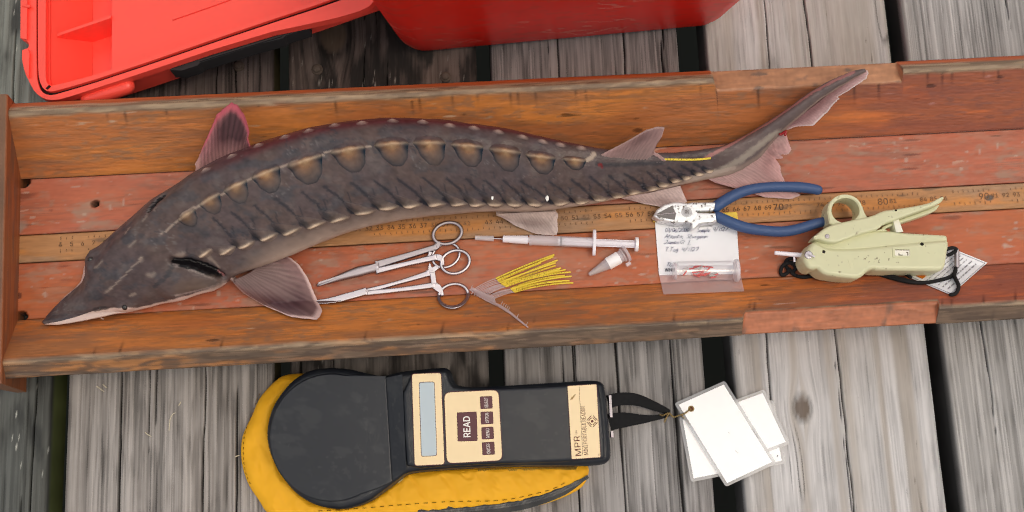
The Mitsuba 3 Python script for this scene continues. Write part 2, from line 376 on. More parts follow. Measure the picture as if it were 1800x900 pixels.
mat('m_straw', two({'type': 'diffuse', 'reflectance': rgb((.62, .55, .42))}))
for pts, lb in (([[297, 757], [299, 738], [303, 729], [309, 725]], 'longest pale straw sliver, curved, lying on the grey plank left of the yellow pouch'), ([[255, 760], [260, 764], [266, 767]], 'small pale straw sliver left of the longest sliver on the grey plank'),
                ([[314, 713], [318, 706]], 'short pale straw sliver just above the longest sliver on the grey plank'), ([[170, 679], [176, 683], [183, 689]], 'pale straw sliver under the left end of the trough, the left of a pair'),
                ([[181, 676], [188, 682]], 'pale straw sliver under the left end of the trough, the right of a pair'), ([[414, 803], [418, 801], [421, 800]], 'tiny white splinter touching the left edge of the yellow pouch')):
    pth = smooth_path(ats(pts, .0012), 8) if len(pts) > 2 else resample(ats(pts, .0012), 6)
    add('straw', tube(pth, np.linspace(.0005, .0003, len(pth)), 6), 'm_straw', label=lb, cat='straw', group='straw slivers on the deck')

# ================================================================ THE TROUGH
zf, zr = ZF, ZR
JB = [at(38, 315, zf), at(1800, 226, zf)]; JF = [at(33, 563, zf), at(1800, 463, zf)]
RB = [at(15, 197, zr), at(1800, 112, zr)]; RF = [at(5, 635, zr), at(1800, 530, zr)]
EXT = 1.16                                                               # the trough runs on past the frame
ln = lambda q, t: q[0] + (q[1] - q[0]) * np.asarray(t)[..., None]
LEN = float(np.linalg.norm(JB[1] - JB[0]))
trough = thing('measuring_trough', 'long varnished wooden fish measuring trough with sloping sides and a built-in ruler', 'trough')

def swept_board(J, R, thick, notch, colour, seed, nW=96):
    """A sloping side board: the inner face from the joint J to the rim R, thickness outward; notch = (t0, t1, depth) cut off the inner rim corner."""
    t = np.unique(np.r_[np.linspace(-.004, EXT, 470), notch[0] + np.linspace(-.002, .002, 5), notch[1] + np.linspace(-.002, .002, 5)])
    j, r = ln(J, t), ln(R, t)
    e = r - j; Wd = np.linalg.norm(e, axis=1); e /= Wd[:, None]
    ax = (J[1] - J[0]) / np.linalg.norm(J[1] - J[0]); nrm = np.cross(ax, e); nrm /= np.linalg.norm(nrm, axis=1, keepdims=True)
    nrm *= np.where(nrm[:, 2:] > 0, -1, 1)                                 # outward means down
    cut = ss(notch[0] - .0012, notch[0] + .0012, t) * ss(notch[1] + .0012, notch[1] - .0012, t)
    cut = cut * (notch[2] + .0016 * (nz(t * 90, t * 0, seed + 40) - .5))
    wear = .0028 * (.55 + .9 * fb(t * 60, t * 0 + 3, seed + 41, 3)) * (cut < .001) + .0005
    pw = np.linspace(0, 1, nW)
    a = np.concatenate([np.repeat((Wd - cut - wear)[:, None], nW, 1) * pw, (Wd - wear * .3)[:, None] - cut[:, None] * .85, (Wd[:, None] - cut[:, None] * np.linspace(.8, .06, 22)), (Wd - .0012 - cut * .02)[:, None], (Wd - .006)[:, None], 0 * Wd[:, None] + .004], 1)
    o = np.concatenate([np.zeros((len(t), nW)), (wear * .35)[:, None], np.repeat((np.linspace(.06, .94, 22) * thick)[None], len(t), 0) * 1.0 + wear[:, None] * .3, np.full((len(t), 1), thick), np.full((len(t), 1), thick + .0002), np.full((len(t), 1), thick)], 1)
    P = j[:, None] + a[..., None] * e[:, None] + o[..., None] * nrm[:, None]
    P += nrm[:, None] * (.0009 * (fb(t[:, None] * 40, a * 60, seed + 42, 3) - .5))[..., None]
    region = np.concatenate([np.zeros(nW), np.ones(25) , ])[None].repeat(len(t), 0)
    region = np.pad(region, ((0, 0), (0, a.shape[1] - region.shape[1])), constant_values=1)
    C = colour(t[:, None] * LEN + 0 * a, a, o, Wd[:, None] - cut[:, None] - a, region, cut[:, None] + 0 * a, seed)
    return tm(P, grid_faces(*a.shape)), np.clip(C, .004, .95).reshape(-1, 3)

def varnish(L, a, o, toRim, reg, cut, seed, base=(.39, .130, .040), hot=(.52, .185, .040), dull=(.17, .085, .05), rightdull=.0):
    aw = a + .0016 * (fb(L * 14, a * 40, seed + 60, 3) - .5)
    g = fb(aw * 380, L * 34, seed + 1, 4)
    streak = .5 * nz(aw * 900, L * 120, seed + 2) + .5 * nz(aw * 700, L * 300, seed + 61)
    c = lerp(np.array(base), np.array(hot), ss(.38, .66, fb(L * 6, a * 45, seed + 3, 3)))
    c = c * (.60 + .54 * g + .28 * streak)[..., None]
    thin = np.maximum(contour(aw * 260, L * 16, seed + 50, .07), contour(aw * 480, L * 40, seed + 51, .09) * .8) * ss(.38, .62, fb(L * 22, a * 70, seed + 52, 3))
    c = lerp(c, np.array((.15, .070, .035)), thin * .45)
    mott = ss(.50, .62, fb(L * 110, aw * 330, seed + 53, 4)) * ss(.36, .60, fb(L * 13, a * 45, seed + 54, 3))
    c = lerp(c, np.array((.235, .130, .075)), mott * .58)
    scuff = ss(.44, .64, .55 * fb(L * 30, a * 190, seed + 4, 4) + .45 * fb(L * 9, a * 26, seed + 5, 2) + .10 * ss(.02, .0, toRim) + rightdull * ss(.72, .95, L))
    c = lerp(c, np.array(dull) * (.8 + .6 * streak)[..., None], scuff * .6)
    pale = ss(.67, .78, fb(L * 55, a * 260, seed + 6, 3)) * ss(.5, .6, nz(L * 12, a * 50, seed + 16))
    c = lerp(c, np.array((.50, .36, .25)), pale * .7)
    # short dark cuts across the grain near the rim
    cl = np.floor(L * 130); xo = (L * 130 - cl) - .5 - .3 * (nz(cl * 3.1, 0 * cl, seed + 8) - .5)
    cuts = (np.abs(xo + 12 * (a - .03) * (nz(cl * 1.7, 0 * cl + 9, seed + 9) - .5)) < .09) * (nz(cl * 1.31, 0 * cl + 4, seed + 7) > .62) * ss(.034, .01, toRim + .02 * nz(cl * 2.3, 0 * cl + 2, seed + 10)) * (nz(a * 900, L * 60, seed + 18) > .3)
    c = c * (1 - .62 * cuts)[..., None]
    pitc = ss(.80, .86, nz(L * 75, a * 160, seed + 11)) * (nz(L * 21, a * 21, seed + 12) > .6)
    c = c * (1 - .6 * pitc)[..., None]
    c = lerp(c, c * .72, ss(.003, .0, a))                                   # grime in the joint
    return c

def back_col(L, a, o, toRim, reg, cut, seed):
    c = varnish(L, a, o, toRim, reg, cut, seed, rightdull=.17)
    c = lerp(c, c * np.array((1.02, .78, 1.02)) * .95, ss(.66, .85, L))
    raw = np.array((.33, .235, .15)) * (.25 + .95 * fb((a + o) * 420, L * 42, seed + 20, 4) + .35 * nz((a + o) * 900, L * 130, seed + 21))[..., None]
    raw = lerp(raw, np.array((.13, .085, .055)), np.maximum(contour((a + o) * 300, L * 22, seed + 60, .09), ss(.54, .64, fb(L * 40, (a + o) * 200, seed + 61, 3))) * .7)
    band = ss(.0075, .003, toRim + .004 * (fb(L * 45, a * 60, seed + 22, 3) - .5)) * ss(.013, .007, o + .005 * (fb(L * 30, a, seed + 23, 3) - .5))
    red = np.array((.36, .085, .028)) * (.6 + .7 * fb(o * 500, L * 14, seed + 24, 3))[..., None]
    c = lerp(c, red, reg * ss(.006, .010, o)); c = lerp(c, raw, band * (cut < .003))
    nb = (cut > .003) * reg
    nc = np.array((.42, .205, .108)) * (.30 + .9 * fb(o * 300, L * 60, seed + 25, 4) + .3 * nz(L * 500, o * 300, seed + 26))[..., None]
    nc = lerp(nc, np.array((.13, .09, .07)), ss(.62, .74, fb(L * 90, o * 160, seed + 27, 3)) * .8)
    return lerp(c, nc, nb * ss(.02, .017, o) )

def front_col(L, a, o, toRim, reg, cut, seed):
    c = varnish(L, a, o, toRim, reg, cut, seed, base=(.41, .130, .038), hot=(.52, .18, .040), rightdull=.10)
    c = lerp(c, c * np.array((1.0, .76, 1.05)) * .95, ss(.62, .85, L))
    g = (.25 + 1.0 * fb(o * 420, L * 34, seed + 20, 4) + .4 * nz(o * 1000, L * 120, seed + 21))[..., None]
    raw = lerp(np.array((.165, .11, .075)), np.array((.34, .15, .055)), ss(.42, .62, fb(L * 16, o * 100, seed + 22, 3)) * ss(.78, .3, L)) * g
    dark = ss(.56, .70, fb(L * 130, o * 60, seed + 28, 3)) * ss(.45, .58, L) + ss(.56, .68, fb(L * 34, o * 150, seed + 29, 3)) * ss(.4, .2, L)
    raw = lerp(raw, np.array((.085, .06, .045)), np.clip(dark, 0, 1) * .7)
    raw = lerp(raw, np.array((.36, .26, .165)) * g, ss(.0055, .001, np.abs(o - .001)) * .55)
    raw = lerp(raw, np.array((.075, .05, .036)), contour(o * 330, L * 20, seed + 60, .08) * .7)
    raw = lerp(raw, np.array((.09, .06, .045)), ss(.5, .6, fb(L * 60, o * 230, seed + 61, 4)) * .6)
    saw = ss(.62, .8, nz(L * 380, o * 40, seed + 62)) * ss(.40, .55, nz(L * 14, 0 * L, seed + 63)) * ss(.42, .55, L)
    raw = lerp(raw, np.array((.07, .048, .036)), saw * .7)
    band = np.maximum(reg, ss(.0045, .001, toRim + .004 * (fb(L * 45, a * 60, seed + 23, 3) - .5)))
    c = lerp(c, raw, band)
    nb = (cut > .003) * np.maximum(reg, ss(.002, 0, toRim))
    nc = np.array((.42, .145, .07)) * (.30 + .9 * fb(o * 300, L * 60, seed + 25, 4) + .3 * nz(L * 500, o * 300, seed + 26))[..., None]
    nc = lerp(nc, np.array((.12, .07, .05)), ss(.6, .72, fb(L * 150, o * 60, seed + 27, 3)) * .7)
    return lerp(c, nc, nb)

tb = lambda px, q: (px - 38) / (1800 - 38)
m, c = swept_board(JB, RB, .0185, (tb(1251, 0), tb(1583, 0), .014), back_col, 101)
add('side_board', m, 'm_varnish', trough, label='far sloping side board, orange varnish, with a chamfered cut in its rim', color=c)
m, c = swept_board(JF, RF, .0185, (tb(1304, 0), tb(1648, 0), .009), front_col, 151)
add('side_board', m, 'm_varnish', trough, label='near sloping side board with a worn rim and a reddish cut', color=c)

def floor_board(A, B, colour, seed, holes=(), nW=70, gap=.00025, zt=zf):
    t = np.linspace(-.002, EXT, 640); s = np.linspace(0, 1, nW)
    a, b = ln(A, t), ln(B, t)
    d = b - a; Wd = np.linalg.norm(d, axis=1, keepdims=True); d /= Wd
    cross = gap + (Wd - 2 * gap) * s[None]
    P = a[:, None] + cross[..., None] * d[:, None]
    L = t[:, None] * LEN + 0 * cross
    edge = np.minimum(cross - gap, Wd - gap - cross)
    z = zt + .0007 * (fb(L * 12, cross * 50, seed + 1, 3) - .5) - .0005 * ss(.0010, 0, edge)
    C = colour(L, cross, Wd, seed)
    C = lerp(C, C * .7, ss(.0014, .0, edge + .0012 * (nz(L * 60, cross * 0, seed + 2) - .5)))
    for (hx, hy, hr) in holes:
        h = at(hx, hy, zf); dist = np.hypot(P[..., 0] - h[0], P[..., 1] - h[1])
        k = ss(hr * 1.12, hr * .85, dist); z = z - .016 * k; C = lerp(C, np.array((.012, .01, .009)), ss(hr * 1.2, hr * .9, dist))
    P[..., 2] = z
    top, n = P, len(t)
    lo0, lo1 = P[:, :1].copy(), P[:, -1:].copy(); lo0[..., 2] = zt - .018; lo1[..., 2] = zt - .018
    P = np.concatenate([lo0, P, lo1], 1)
    dk = np.full((n, 1, 3), .03)
    C = np.concatenate([dk, C, dk], 1)
    # closed at its left end
    return tm(P, grid_faces(n, nW + 2)), np.clip(C, .004, .95).reshape(-1, 3)

def red_paint(L, a, W, seed, base=(.375, .103, .054), orange=.0):
    aw = a + .002 * (fb(L * 12, a * 40, seed + 60, 3) - .5)
    g = fb(aw * 300, L * 30, seed + 1, 4); streak = .5 * nz(aw * 900, L * 110, seed + 2) + .5 * nz(aw * 700, L * 320, seed + 61)
    c = np.array(base) * (.64 + .46 * g + .26 * streak)[..., None]
    thin = np.maximum(contour(aw * 230, L * 12, seed + 50, .06), contour(aw * 450, L * 36, seed + 51, .08) * .8) * ss(.40, .64, fb(L * 16, a * 50, seed + 52, 3))
    c = lerp(c, np.array((.20, .085, .058)), thin * .6)
    chip = ss(.56, .62, fb(L * 70, aw * 190, seed + 55, 4)) * ss(.46, .62, fb(L * 8, a * 26, seed + 56, 3))
    c = lerp(c, np.array((.29, .175, .125)) * (.7 + .6 * streak)[..., None], chip * .55)
    c = lerp(c, np.array((.33, .19, .135)), ss(.46, .66, .5 * fb(L * 120, a * 300, seed + 53, 3) + .5 * fb(L * 10, a * 34, seed + 54, 3)) * .42)
    c = lerp(c, np.array((.45, .13, .030)) * (.65 + .6 * g)[..., None], np.clip(orange + 1.5 * (fb(L * 4, a * 16, seed + 3, 3) - .55), 0, .85))
    w1 = ss(.54, .68, .6 * fb(L * 50, a * 130, seed + 4, 4) + .4 * fb(L * 9, a * 22, seed + 5, 2))
    c = lerp(c, np.array((.30, .185, .13)), w1 * .75)
    sp = ss(.76, .84, nz(L * 170, a * 300, seed + 6)) * (nz(L * 18, a * 28, seed + 7) > .42)
    c = lerp(c, np.array((.42, .31, .25)), sp * .55)
    # scratches
    sc = ss(.016, .004, np.abs(fb(L * 16, a * 30, seed + 8, 2) - .5)) * (nz(L * 50, a * 90, seed + 9) > .74)
    c = lerp(c, np.array((.47, .32, .24)), sc * .55)
    dkk = ss(.66, .78, fb(L * 24, a * 210, seed + 10, 3))
    c = c * (1 - .45 * dkk)[..., None]
    pit = ss(.86, .9, nz(L * 70, a * 90, seed + 11)) * (nz(L * 9, a * 9, seed + 12) > .5)
    c = c * (1 - .65 * pit)[..., None]
    return c
def paint_far(L, a, W, seed): 
    c = red_paint(L, a, W, seed)
    return lerp(c, np.array((.27, .19, .15)), ss(.55, .7, fb(L * 60, a * 120, seed + 30, 3)) * ss(.16, .02, L) * ss(.03, .005, a) * .9)
def paint_near(L, a, W, seed):
    c = red_paint(L, a, W, seed, base=(.385, .094, .040), orange=.32)
    return lerp(c, np.array((.42, .30, .24)), ss(.72, .80, fb(L * 40, a * 110, seed + 31, 3)) * ss(.7, .85, L) * .8)
def strip_col(L, a, W, seed):
    g = fb(a * 420, L * 36, seed + 1, 4); streak = nz(a * 1100, L * 130, seed + 2)
    c = np.array((.38, .185, .075)) * (.62 + .5 * g + .26 * streak)[..., None]
    hot = ss(.47, .60, .5 * fb(L * 8, a * 40, seed + 3, 3) + .5 * fb(L * 30, a * 90, seed + 13, 2)) * ss(.004, .008, a) * ss(.022, .014, a)
    c = lerp(c, np.array((.56, .22, .045)) * (.6 + .6 * g)[..., None], hot * .85)
    worn = ss(.53, .62, fb(L * 11, a * 40, seed + 4, 4))
    c = lerp(c, np.array((.32, .195, .115)) * (.7 + .5 * streak)[..., None], worn * .75)
    c = lerp(c, np.array((.085, .06, .045)), ss(.66, .76, fb(L * 40, a * 160, seed + 5, 3)) * .6)
    k = at(1757, 344, zf); kL = float((k - JB[0]) @ ((JB[1] - JB[0]) / LEN)); d = np.hypot(L - kL, (a - .012) * 1.6)
    c = lerp(c, np.array((.50, .2, .06)), ss(.016, .006, d) * .8)
    return lerp(c, np.array((.10, .07, .055)), ss(.006, .003, d))
U0, U1 = [at(33, 414, zf), at(1800, 321, zf)], [at(33, 463, zf), at(1800, 366, zf)]
m, c = floor_board(U0, JB, paint_far, 201, holes=((167, 358, .0030), (41, 320, .0050)))
add('floor_board', m, 'm_paint', trough, label='far floor board with worn red paint and a drilled hole', color=c)
m, c = floor_board(JF, U1, paint_near, 231, holes=((36, 557, .0050),))
add('floor_board', m, 'm_paint', trough, label='near floor board with worn orange red paint', color=c)
m, c = floor_board(U1, U0, strip_col, 261, nW=48)
strip = add('ruler_strip', m, 'm_paint', trough, label='tan wooden ruler strip let into the floor, numbered in centimetres', color=c)
# numerals and tick marks
rdir = (U0[1] - U0[0]) / LEN; rn = np.array([-rdir[1], rdir[0], 0])
def ruler_pt(num, dy=0.0):
    px = np.interp(num, [4, 5, 34, 41, 57, 68, 80, 90, 94], [107, 127, 687, 821, 1126, 1332, 1552, 1730, 1806])
    q = at(px, 430 - .0524 * (px - 107) , zf)
    return q + rn * dy + [0, 0, .00045]
clean, worn = [], []
for num in range(2, 108):
    q = ruler_pt(num) if num <= 94 else ruler_pt(94) + rdir * .0101 * (num - 94)
    tens = num % 10 == 0
    hgt = .0060 if tens and num > 60 else .0041
    if num % 10 in (2, 8) and num in (2, 42, 82, 88): continue
    t = lay_text(str(num), q - rdir * (.0019 if num < 10 else .0036) * (hgt / .0044) - rn * hgt * .5, q + rdir, hgt, .00012)
    if 10 <= num < 30 and nz(num * .7, 0, 78) < .4: continue
    if num > 71 and not tens and nz(num * .9, 0, 79) < .42: continue
    (worn if (num > 70 or num in (3, 38, 52) or nz(num * .8, 0, 80) < .35) else clean).append(t)
for num2 in range(4, 212):
    num = num2 / 2
    if nz(num * .35, 0, 77) < .33: continue
    q = ruler_pt(num) if num <= 94 else ruler_pt(94) + rdir * .0101 * (num - 94)
    for s, base, on in ((1, .0046, True), (-1, -.0046, True)):
        Lk = .0030 if num2 % 2 == 0 else .0019
        a0, b0 = q + rn * base, q + rn * (base + s * Lk)
        hw = rdir * .00022
        v = np.array([a0 - hw, a0 + hw, b0 + hw, b0 - hw]); v = np.vstack([v, v + [0, 0, .0001]])
        (worn if num > 62 else clean).append(tm(v, trimesh.creation.box().faces * 0 + np.array(trimesh.creation.box().faces)) if False else trimesh.convex.convex_hull(v))
add('ruler_print', join(clean), 'm_numeral', strip, label='black centimetre numerals and ticks', kind='stuff', smooth=False)
add('ruler_print', join(worn), 'm_wornnumeral', strip, label='rubbed pale numerals and ticks', kind='stuff', smooth=False)
# end board: inner face leans from the floor end to the rim end
def end_board():
    fl, fr_ = at(37, 318, zf), at(33, 560, zf)
    ax = rdir / np.linalg.norm(rdir)
    f0, f1 = at(34, 690, 0.0), at(12, 192, zr) - ax * .002
    yv = np.array([-ax[1], ax[0], 0])
    y0, y1 = float(f0 @ yv), float((RB[0] @ yv)) + .016
    xr = float(RB[0] @ ax) - .0005; xf = float(fl @ ax) - .0005
    n, k = 130, 90
    Y = np.linspace(y0, y1, n)
    prof_z = np.r_[0.0, np.linspace(0.001, zr + .001, k), zr + .003, zr + .003, zr + .001, 0.0]
    xr2, xf2 = float(RF[0] @ ax) - .0005, float(fr_ @ ax) - .0005       # the board stands a little askew
    kk_ = np.clip((float(RB[0] @ yv) - Y) / float((RB[0] - RF[0]) @ yv), -.1, 1.2)[:, None]
    XR, XF = xr + (xr2 - xr) * kk_, xf + (xf2 - xf) * kk_
    x = XF + (XR - XF) * (prof_z - zf)[None] / (zr - zf)
    x[:, :1] = x[:, 1:2]; x[:, -4:-3] = XR - .0015; x[:, -3:-2] = XR - .020; x[:, -2:] = XR - .0215
    P = Y[:, None, None] * yv + x[..., None] * ax; P[..., 2] = prof_z
    P[..., :2] += (ax * .0006)[:2] * (fb(Y[:, None] * 40, prof_z[None] * 90, 301, 3) - .5)[..., None]
    Yg, Zg = np.meshgrid(Y, prof_z, indexing='ij')
    g = fb(Zg * 300 + x * 200, Yg * 7, 302, 4)
    C = np.array((.30, .095, .035)) * (.55 + .8 * g)[..., None]
    C = lerp(C, np.array((.16, .08, .05)), ss(.5, .7, fb(Yg * 25, Zg * 90, 303, 4)) * .8)
    C[:, -4:] = np.array((.13, .065, .035)) * (.6 + .8 * nz(Yg[:, -4:] * 60, x[:, -4:] * 900, 304))[..., None]
    body = tm(P, grid_faces(n, len(prof_z)))
    caps, cc = [], []
    for i, s in ((0, 1), (n - 1, -1)):
        ring = P[i]; kk = len(ring); ctr = ring.mean(0)
        v = np.vstack([ring, ctr]); f = np.stack([np.arange(kk), (np.arange(kk) + 1) % kk, np.full(kk, kk)], 1)
        caps.append(tm(v, f if s > 0 else f[:, ::-1])); cc.append(np.broadcast_to((.17, .08, .045), (kk + 1, 3)))
    return join([body] + caps), np.vstack([C.reshape(-1, 3)] + cc)
m, c = end_board()
add('end_board', m, 'm_varnish', trough, label='dark upright end board at the head of the trough', color=np.clip(c, .004, .95))

# ================================================================ RED CASES
def lid_plane(x, y): 
    return .050 + .06 * np.clip((x - at(40, 100, .05)[0]) / .36, -.3, 1.5)
def lid_z(px): return .050 + .06 * (px - 40) / 610.0
def lp(pts): 
    return np.array([at(p[0], p[1], lid_z(p[0]))[:2] for p in pts])
def on_plane(m):
    v = np.array(m.vertices); v[:, 2] += lid_plane(v[:, 0], v[:, 1]); return tm(v, m.faces)
top = [(905, -330), (20, -330)]
O = [(38, 0), (38, 70), (50, 72), (51, 84), (40, 87), (40, 108), (43, 126), (53, 147), (62, 163), (77, 174), (97, 177), (133, 167), (450, 59), (563, 34), (600, 25), (640, 12), (655, 0), (760, -120)] + top + [(36, -120)]
G1 = [(62, -330), (63, 0), (64, 120), (66, 145), (73, 162), (86, 168), (100, 166), (190, 138), (450, 47), (590, 0), (880, -110), (880, -330)]
G2 = [(66, -330), (67, 0), (68, 118), (70, 142), (77, 157), (86, 162), (100, 161), (189, 134), (450, 42), (588, -5), (872, -115), (872, -330)]
I_ = [(80, -330), (81, 0), (81, 120), (82, 143), (86, 150), (93, 153), (187, 127), (450, 36), (580, -8), (850, -120), (850, -330)]
pO, pG1, pG2, pI = (Polygon(chaikin(lp(q), 1)).buffer(0) for q in (O, G1, G2, I_))
lid = thing('red_case', 'open red plastic case lid lying with its moulded compartments facing up', 'case')
flange = prism(pO.difference(pG1), -.010, 0.0)
wall = prism(pG1.buffer(.001).difference(pI.buffer(-.001)), -.045, -.006)
lip = prism(pG2.difference(pI), -.020, .0015)
bed = prism(pI.buffer(.002), -.047, -.044)
# skirt under the flange, seen from the front
add('rim', on_plane(join([flange, lip])), 'm_redlid', lid, smooth=25)
add('shell', on_plane(join([wall, bed])), 'm_redlid', lid, smooth=25)
mat('m_gasket', two({'type': 'diffuse', 'reflectance': rgb((.03, .012, .012))}))
add('gasket', on_plane(prism(pG1.difference(pG2), -.0062, -.003)), 'm_gasket', lid, label='dark rubber sealing ring in the rim groove')
panel = Polygon(lp([(187, -330), (187, 124), (450, 34), (578, -10), (845, -122), (845, -330)])).intersection(pI.buffer(.0005))
add('inner_panel', on_plane(prism(panel, -.044, -.014)), 'm_redlid', lid, smooth=25)
# sloping left wall of the pocket, its floor stays deeper
a4 = lp([(81, -330), (81, 148), (133, 150), (133, -330)])
v = np.array([[*a4[0], -.008], [*a4[1], -.008], [*a4[2], -.0435], [*a4[3], -.0435]])
add('pocket_wall', on_plane(tm(np.vstack([v, v - [0, 0, .002]]), np.array([[0, 1, 2], [0, 2, 3], [4, 6, 5], [4, 7, 6]]))), 'm_redlid', lid, smooth=False)
for q in ([(92, 55), (187, 22), (187, 17), (92, 50)], [(92, -60), (187, -92), (187, -97), (92, -65)]):
    add('divider', on_plane(prism(Polygon(lp(q)), -.044, -.011)), 'm_redlid', lid)
for q in ([(38, -60), (38, 69), (49, 71), (50, -60)], [(41, 90), (41, 107), (45, 124), (53, 138), (54, 95), (51, 88)]):
    add('flange_tab', on_plane(prism(Polygon(lp(q)), -.006, .0030)), 'm_redlid', lid, smooth=25)
add('clip_mark', on_plane(prism(Polygon(lp([(82, 157), (88, 151), (91, 153), (85, 159)])), .0010, .0024)), 'm_gasket', lid)
add('nub', on_plane(round_tube(np.array([[*lp([(44, 12)])[0], .003], [*lp([(53, 13)])[0], .003]]), .0016, 10)), 'm_redlid', lid)
q1 = lp([(295, 22), (368, -5)]); q1 = np.c_[q1, [-.0138] * 2]
add('moulded_line', on_plane(tube(np.array([[*lp([(295, 23)])[0], -.0139], [*lp([(365, -2)])[0], -.0139], [*lp([(450, -34)])[0], -.0139]]), .0006, 6)), 'm_red', lid)
add('hinge_lug', on_plane(round_tube(np.array([[*lp([(146, 166)])[0], -.014], [*lp([(214, 142)])[0], -.014]]), .0075, 18)), 'm_redlid', lid)
lt = [(296, 108), (292, 114), (312, 115), (340, 106), (345, 101), (450, 67), (492, 56), (497, 51), (538, 38), (538, 26), (470, 44), (400, 70)]
add('latch', on_plane(join([prism(Polygon(lp(lt)), -.030, -.011), prism(Polygon(lp([(345, 98), (345, 100), (490, 54), (490, 51)])), -.011, -.009)])), 'm_rubber', lid, label='long black latch bar under the rim', smooth=25)

def red_box():
    f0, f1 = at(705, 99, 0.0), at(1274, 47, 0.0)
    ex = (f1 - f0); Wd = np.linalg.norm(ex); ex /= Wd; ey = np.array([-ex[1], ex[0], 0])
    Dp = .27
    def ring(o, z, r):
        out = []
        for cx, cy, a0 in ((Wd + o - r, -o + r, -90), (Wd + o - r, Dp + o - r, 0), (-o + r, Dp + o - r, 90), (-o + r, -o + r, 180)):
            for a in np.radians(np.linspace(a0, a0 + 90, 10)): out.append(f0 + ex * (cx + r * math.cos(a)) + ey * (cy + r * math.sin(a)) + [0, 0, z])
        return np.array(out)
    rings = [ring(-.010 + .010 * math.sin(a), .010 - .010 * math.cos(a), .026) for a in np.linspace(0, np.pi / 2, 7)]
    for z in np.linspace(.02, .2, 14): rings.append(ring(.125 * z + .0012 * math.sin(z * 9), z, .026 + .03 * z))
    V = np.array(rings); n, k = V.shape[:2]
    f = grid_faces(n, k, closed_m=True)[:, ::-1]
    body = tm(V, f)
    if body.volume < 0: body.invert()
    o = .125 * .2
    rim = slab(ring(o + .008, 0, .04)[:, :2], .2, .225, .004)
    lid_ = slab(ring(o + .006, 0, .04)[:, :2], .228, .275, .012)
    bot = slab(ring(-.012, 0, .02)[:, :2], .0005, .004, .001)
    return body, rim, lid_, bot
bx = thing('red_box', 'closed red plastic dry box with rounded corners standing on the deck behind the trough', 'box')
body, rim, lid_, bot = red_box()
def scuffed(p, n, uv):
    a = mikit.smoothstep(.035, .008, dr_abs(mikit.fbm(p.x * 30 + p.z * 12, p.y * 30, p.z * 42, 3) - .5)) * mikit.smoothstep(.52, .62, mikit.fbm(p.x * 26, p.y * 26, p.z * 26 + 9, 2))
    b = mikit.smoothstep(.52, .72, mikit.fbm(p.x * 70, p.y * 70, p.z * 120, 4))
    return mikit.mix(mikit.mix((.74, .018, .009), (.60, .035, .022), b * .6), (.78, .22, .17), a * .42)
mat('m_redbox', two(bump(princ(mikit.proc(scuffed), .33, .5), lambda p, n, uv: mikit.fbm(p.x * 300, p.y * 300, p.z * 300, 2), .00012)))
add('body', join([body, bot]), 'm_redbox', bx, smooth=30); add('rim', rim, 'm_redbox', bx, smooth=30); add('lid', lid_, 'm_redbox', bx, smooth=30)

_jd = (JF[1] - JF[0])[:2] / np.linalg.norm((JF[1] - JF[0])[:2]); _jn = np.array([_jd[1], -_jd[0]])
_run = float(((RF[0] - JF[0])[:2] @ _jn) + ((RF[1] - JF[1])[:2] @ _jn)) / 2
SLOPE = (ZR - ZF) / _run
def past(p): return (p[..., :2] - JF[0][:2]) @ _jn                        # metres past the joint, onto the near board
def rest(m, f=lambda d: np.maximum(d, 0) * SLOPE + .0006 * (d > 0)):
    """Moves every vertex up so that the thing lies on the near board where it reaches past the joint."""
    v = np.array(m.vertices if hasattr(m, 'vertices') else m, float); z0 = v[:, 2].copy(); ray = (v - CAM) / (v[:, 2:] - CAM[2])
    for _ in range(8):
        z = z0 + f(past(v)); v = CAM + ray * (z - CAM[2])[:, None]
    if hasattr(m, 'vertices'): return tm(v, m.faces)
    return v
# ================================================================ THE STURGEON
# stations, snout to tail: far outline, near outline (survey pixels), height, ridge position (0 far .. 1 near), lift of the belly above the floor
ST = [((76, 564), (79, 571), .007, .5, .003), ((92, 545), (97, 571), .011, .48, .002), ((112, 524), (128, 567), .016, .47, .001), ((144, 492), (165, 560), .022, .45, .001), ((150, 470), (203, 552), .028, .43, .001),
      ((160, 448), (245, 544), .034, .40, .001), ((186, 422), (290, 533), .041, .37, .001), ((214, 398), (330, 522), .047, .34, .001), ((240, 375), (366, 508), .052, .31, .001),
      ((269, 350), (392, 492), .056, .29, .001), ((302, 330), (412, 484), .060, .28, .002), ((340, 304), (433, 477), .063, .275, .002), ((385, 280), (466, 466), .066, .27, .003), ((440, 257), (510, 449), .068, .265, .004),
      ((500, 238), (560, 428), .070, .26, .004), ((560, 223), (620, 405), .071, .255, .004), ((622, 214), (680, 391), .071, .25, .004), ((690, 210), (740, 381), .071, .245, .004), ((760, 213), (800, 375), .070, .24, .004),
      ((830, 221), (864, 371), .067, .235, .004), ((895, 232), (925, 371), .063, .225, .004), ((960, 248), (984, 366), .058, .21, .004), ((1020, 261), (1040, 358), .052, .19, .004), ((1062, 270), (1080, 350), .048, .17, .004),
      ((1102, 275), (1122, 341), .043, .16, .004), ((1160, 275), (1182, 328), .037, .16, .004), ((1212, 270), (1232, 317), .032, .17, .004), ((1258, 261), (1285, 306), .029, .2, .005), ((1302, 241), (1325, 285), .026, .28, .009),
      ((1351, 213), (1370, 238), .020, .35, .022), ((1390, 186), (1404, 207), .015, .4, .036), ((1430, 158), (1441, 176), .011, .45, .047), ((1470, 137), (1478, 152), .008, .5, .055), ((1503, 124), (1509, 134), .005, .5, .058), ((1519, 120), (1522, 127), .003, .5, .058)]
NS, NV = 620, 176
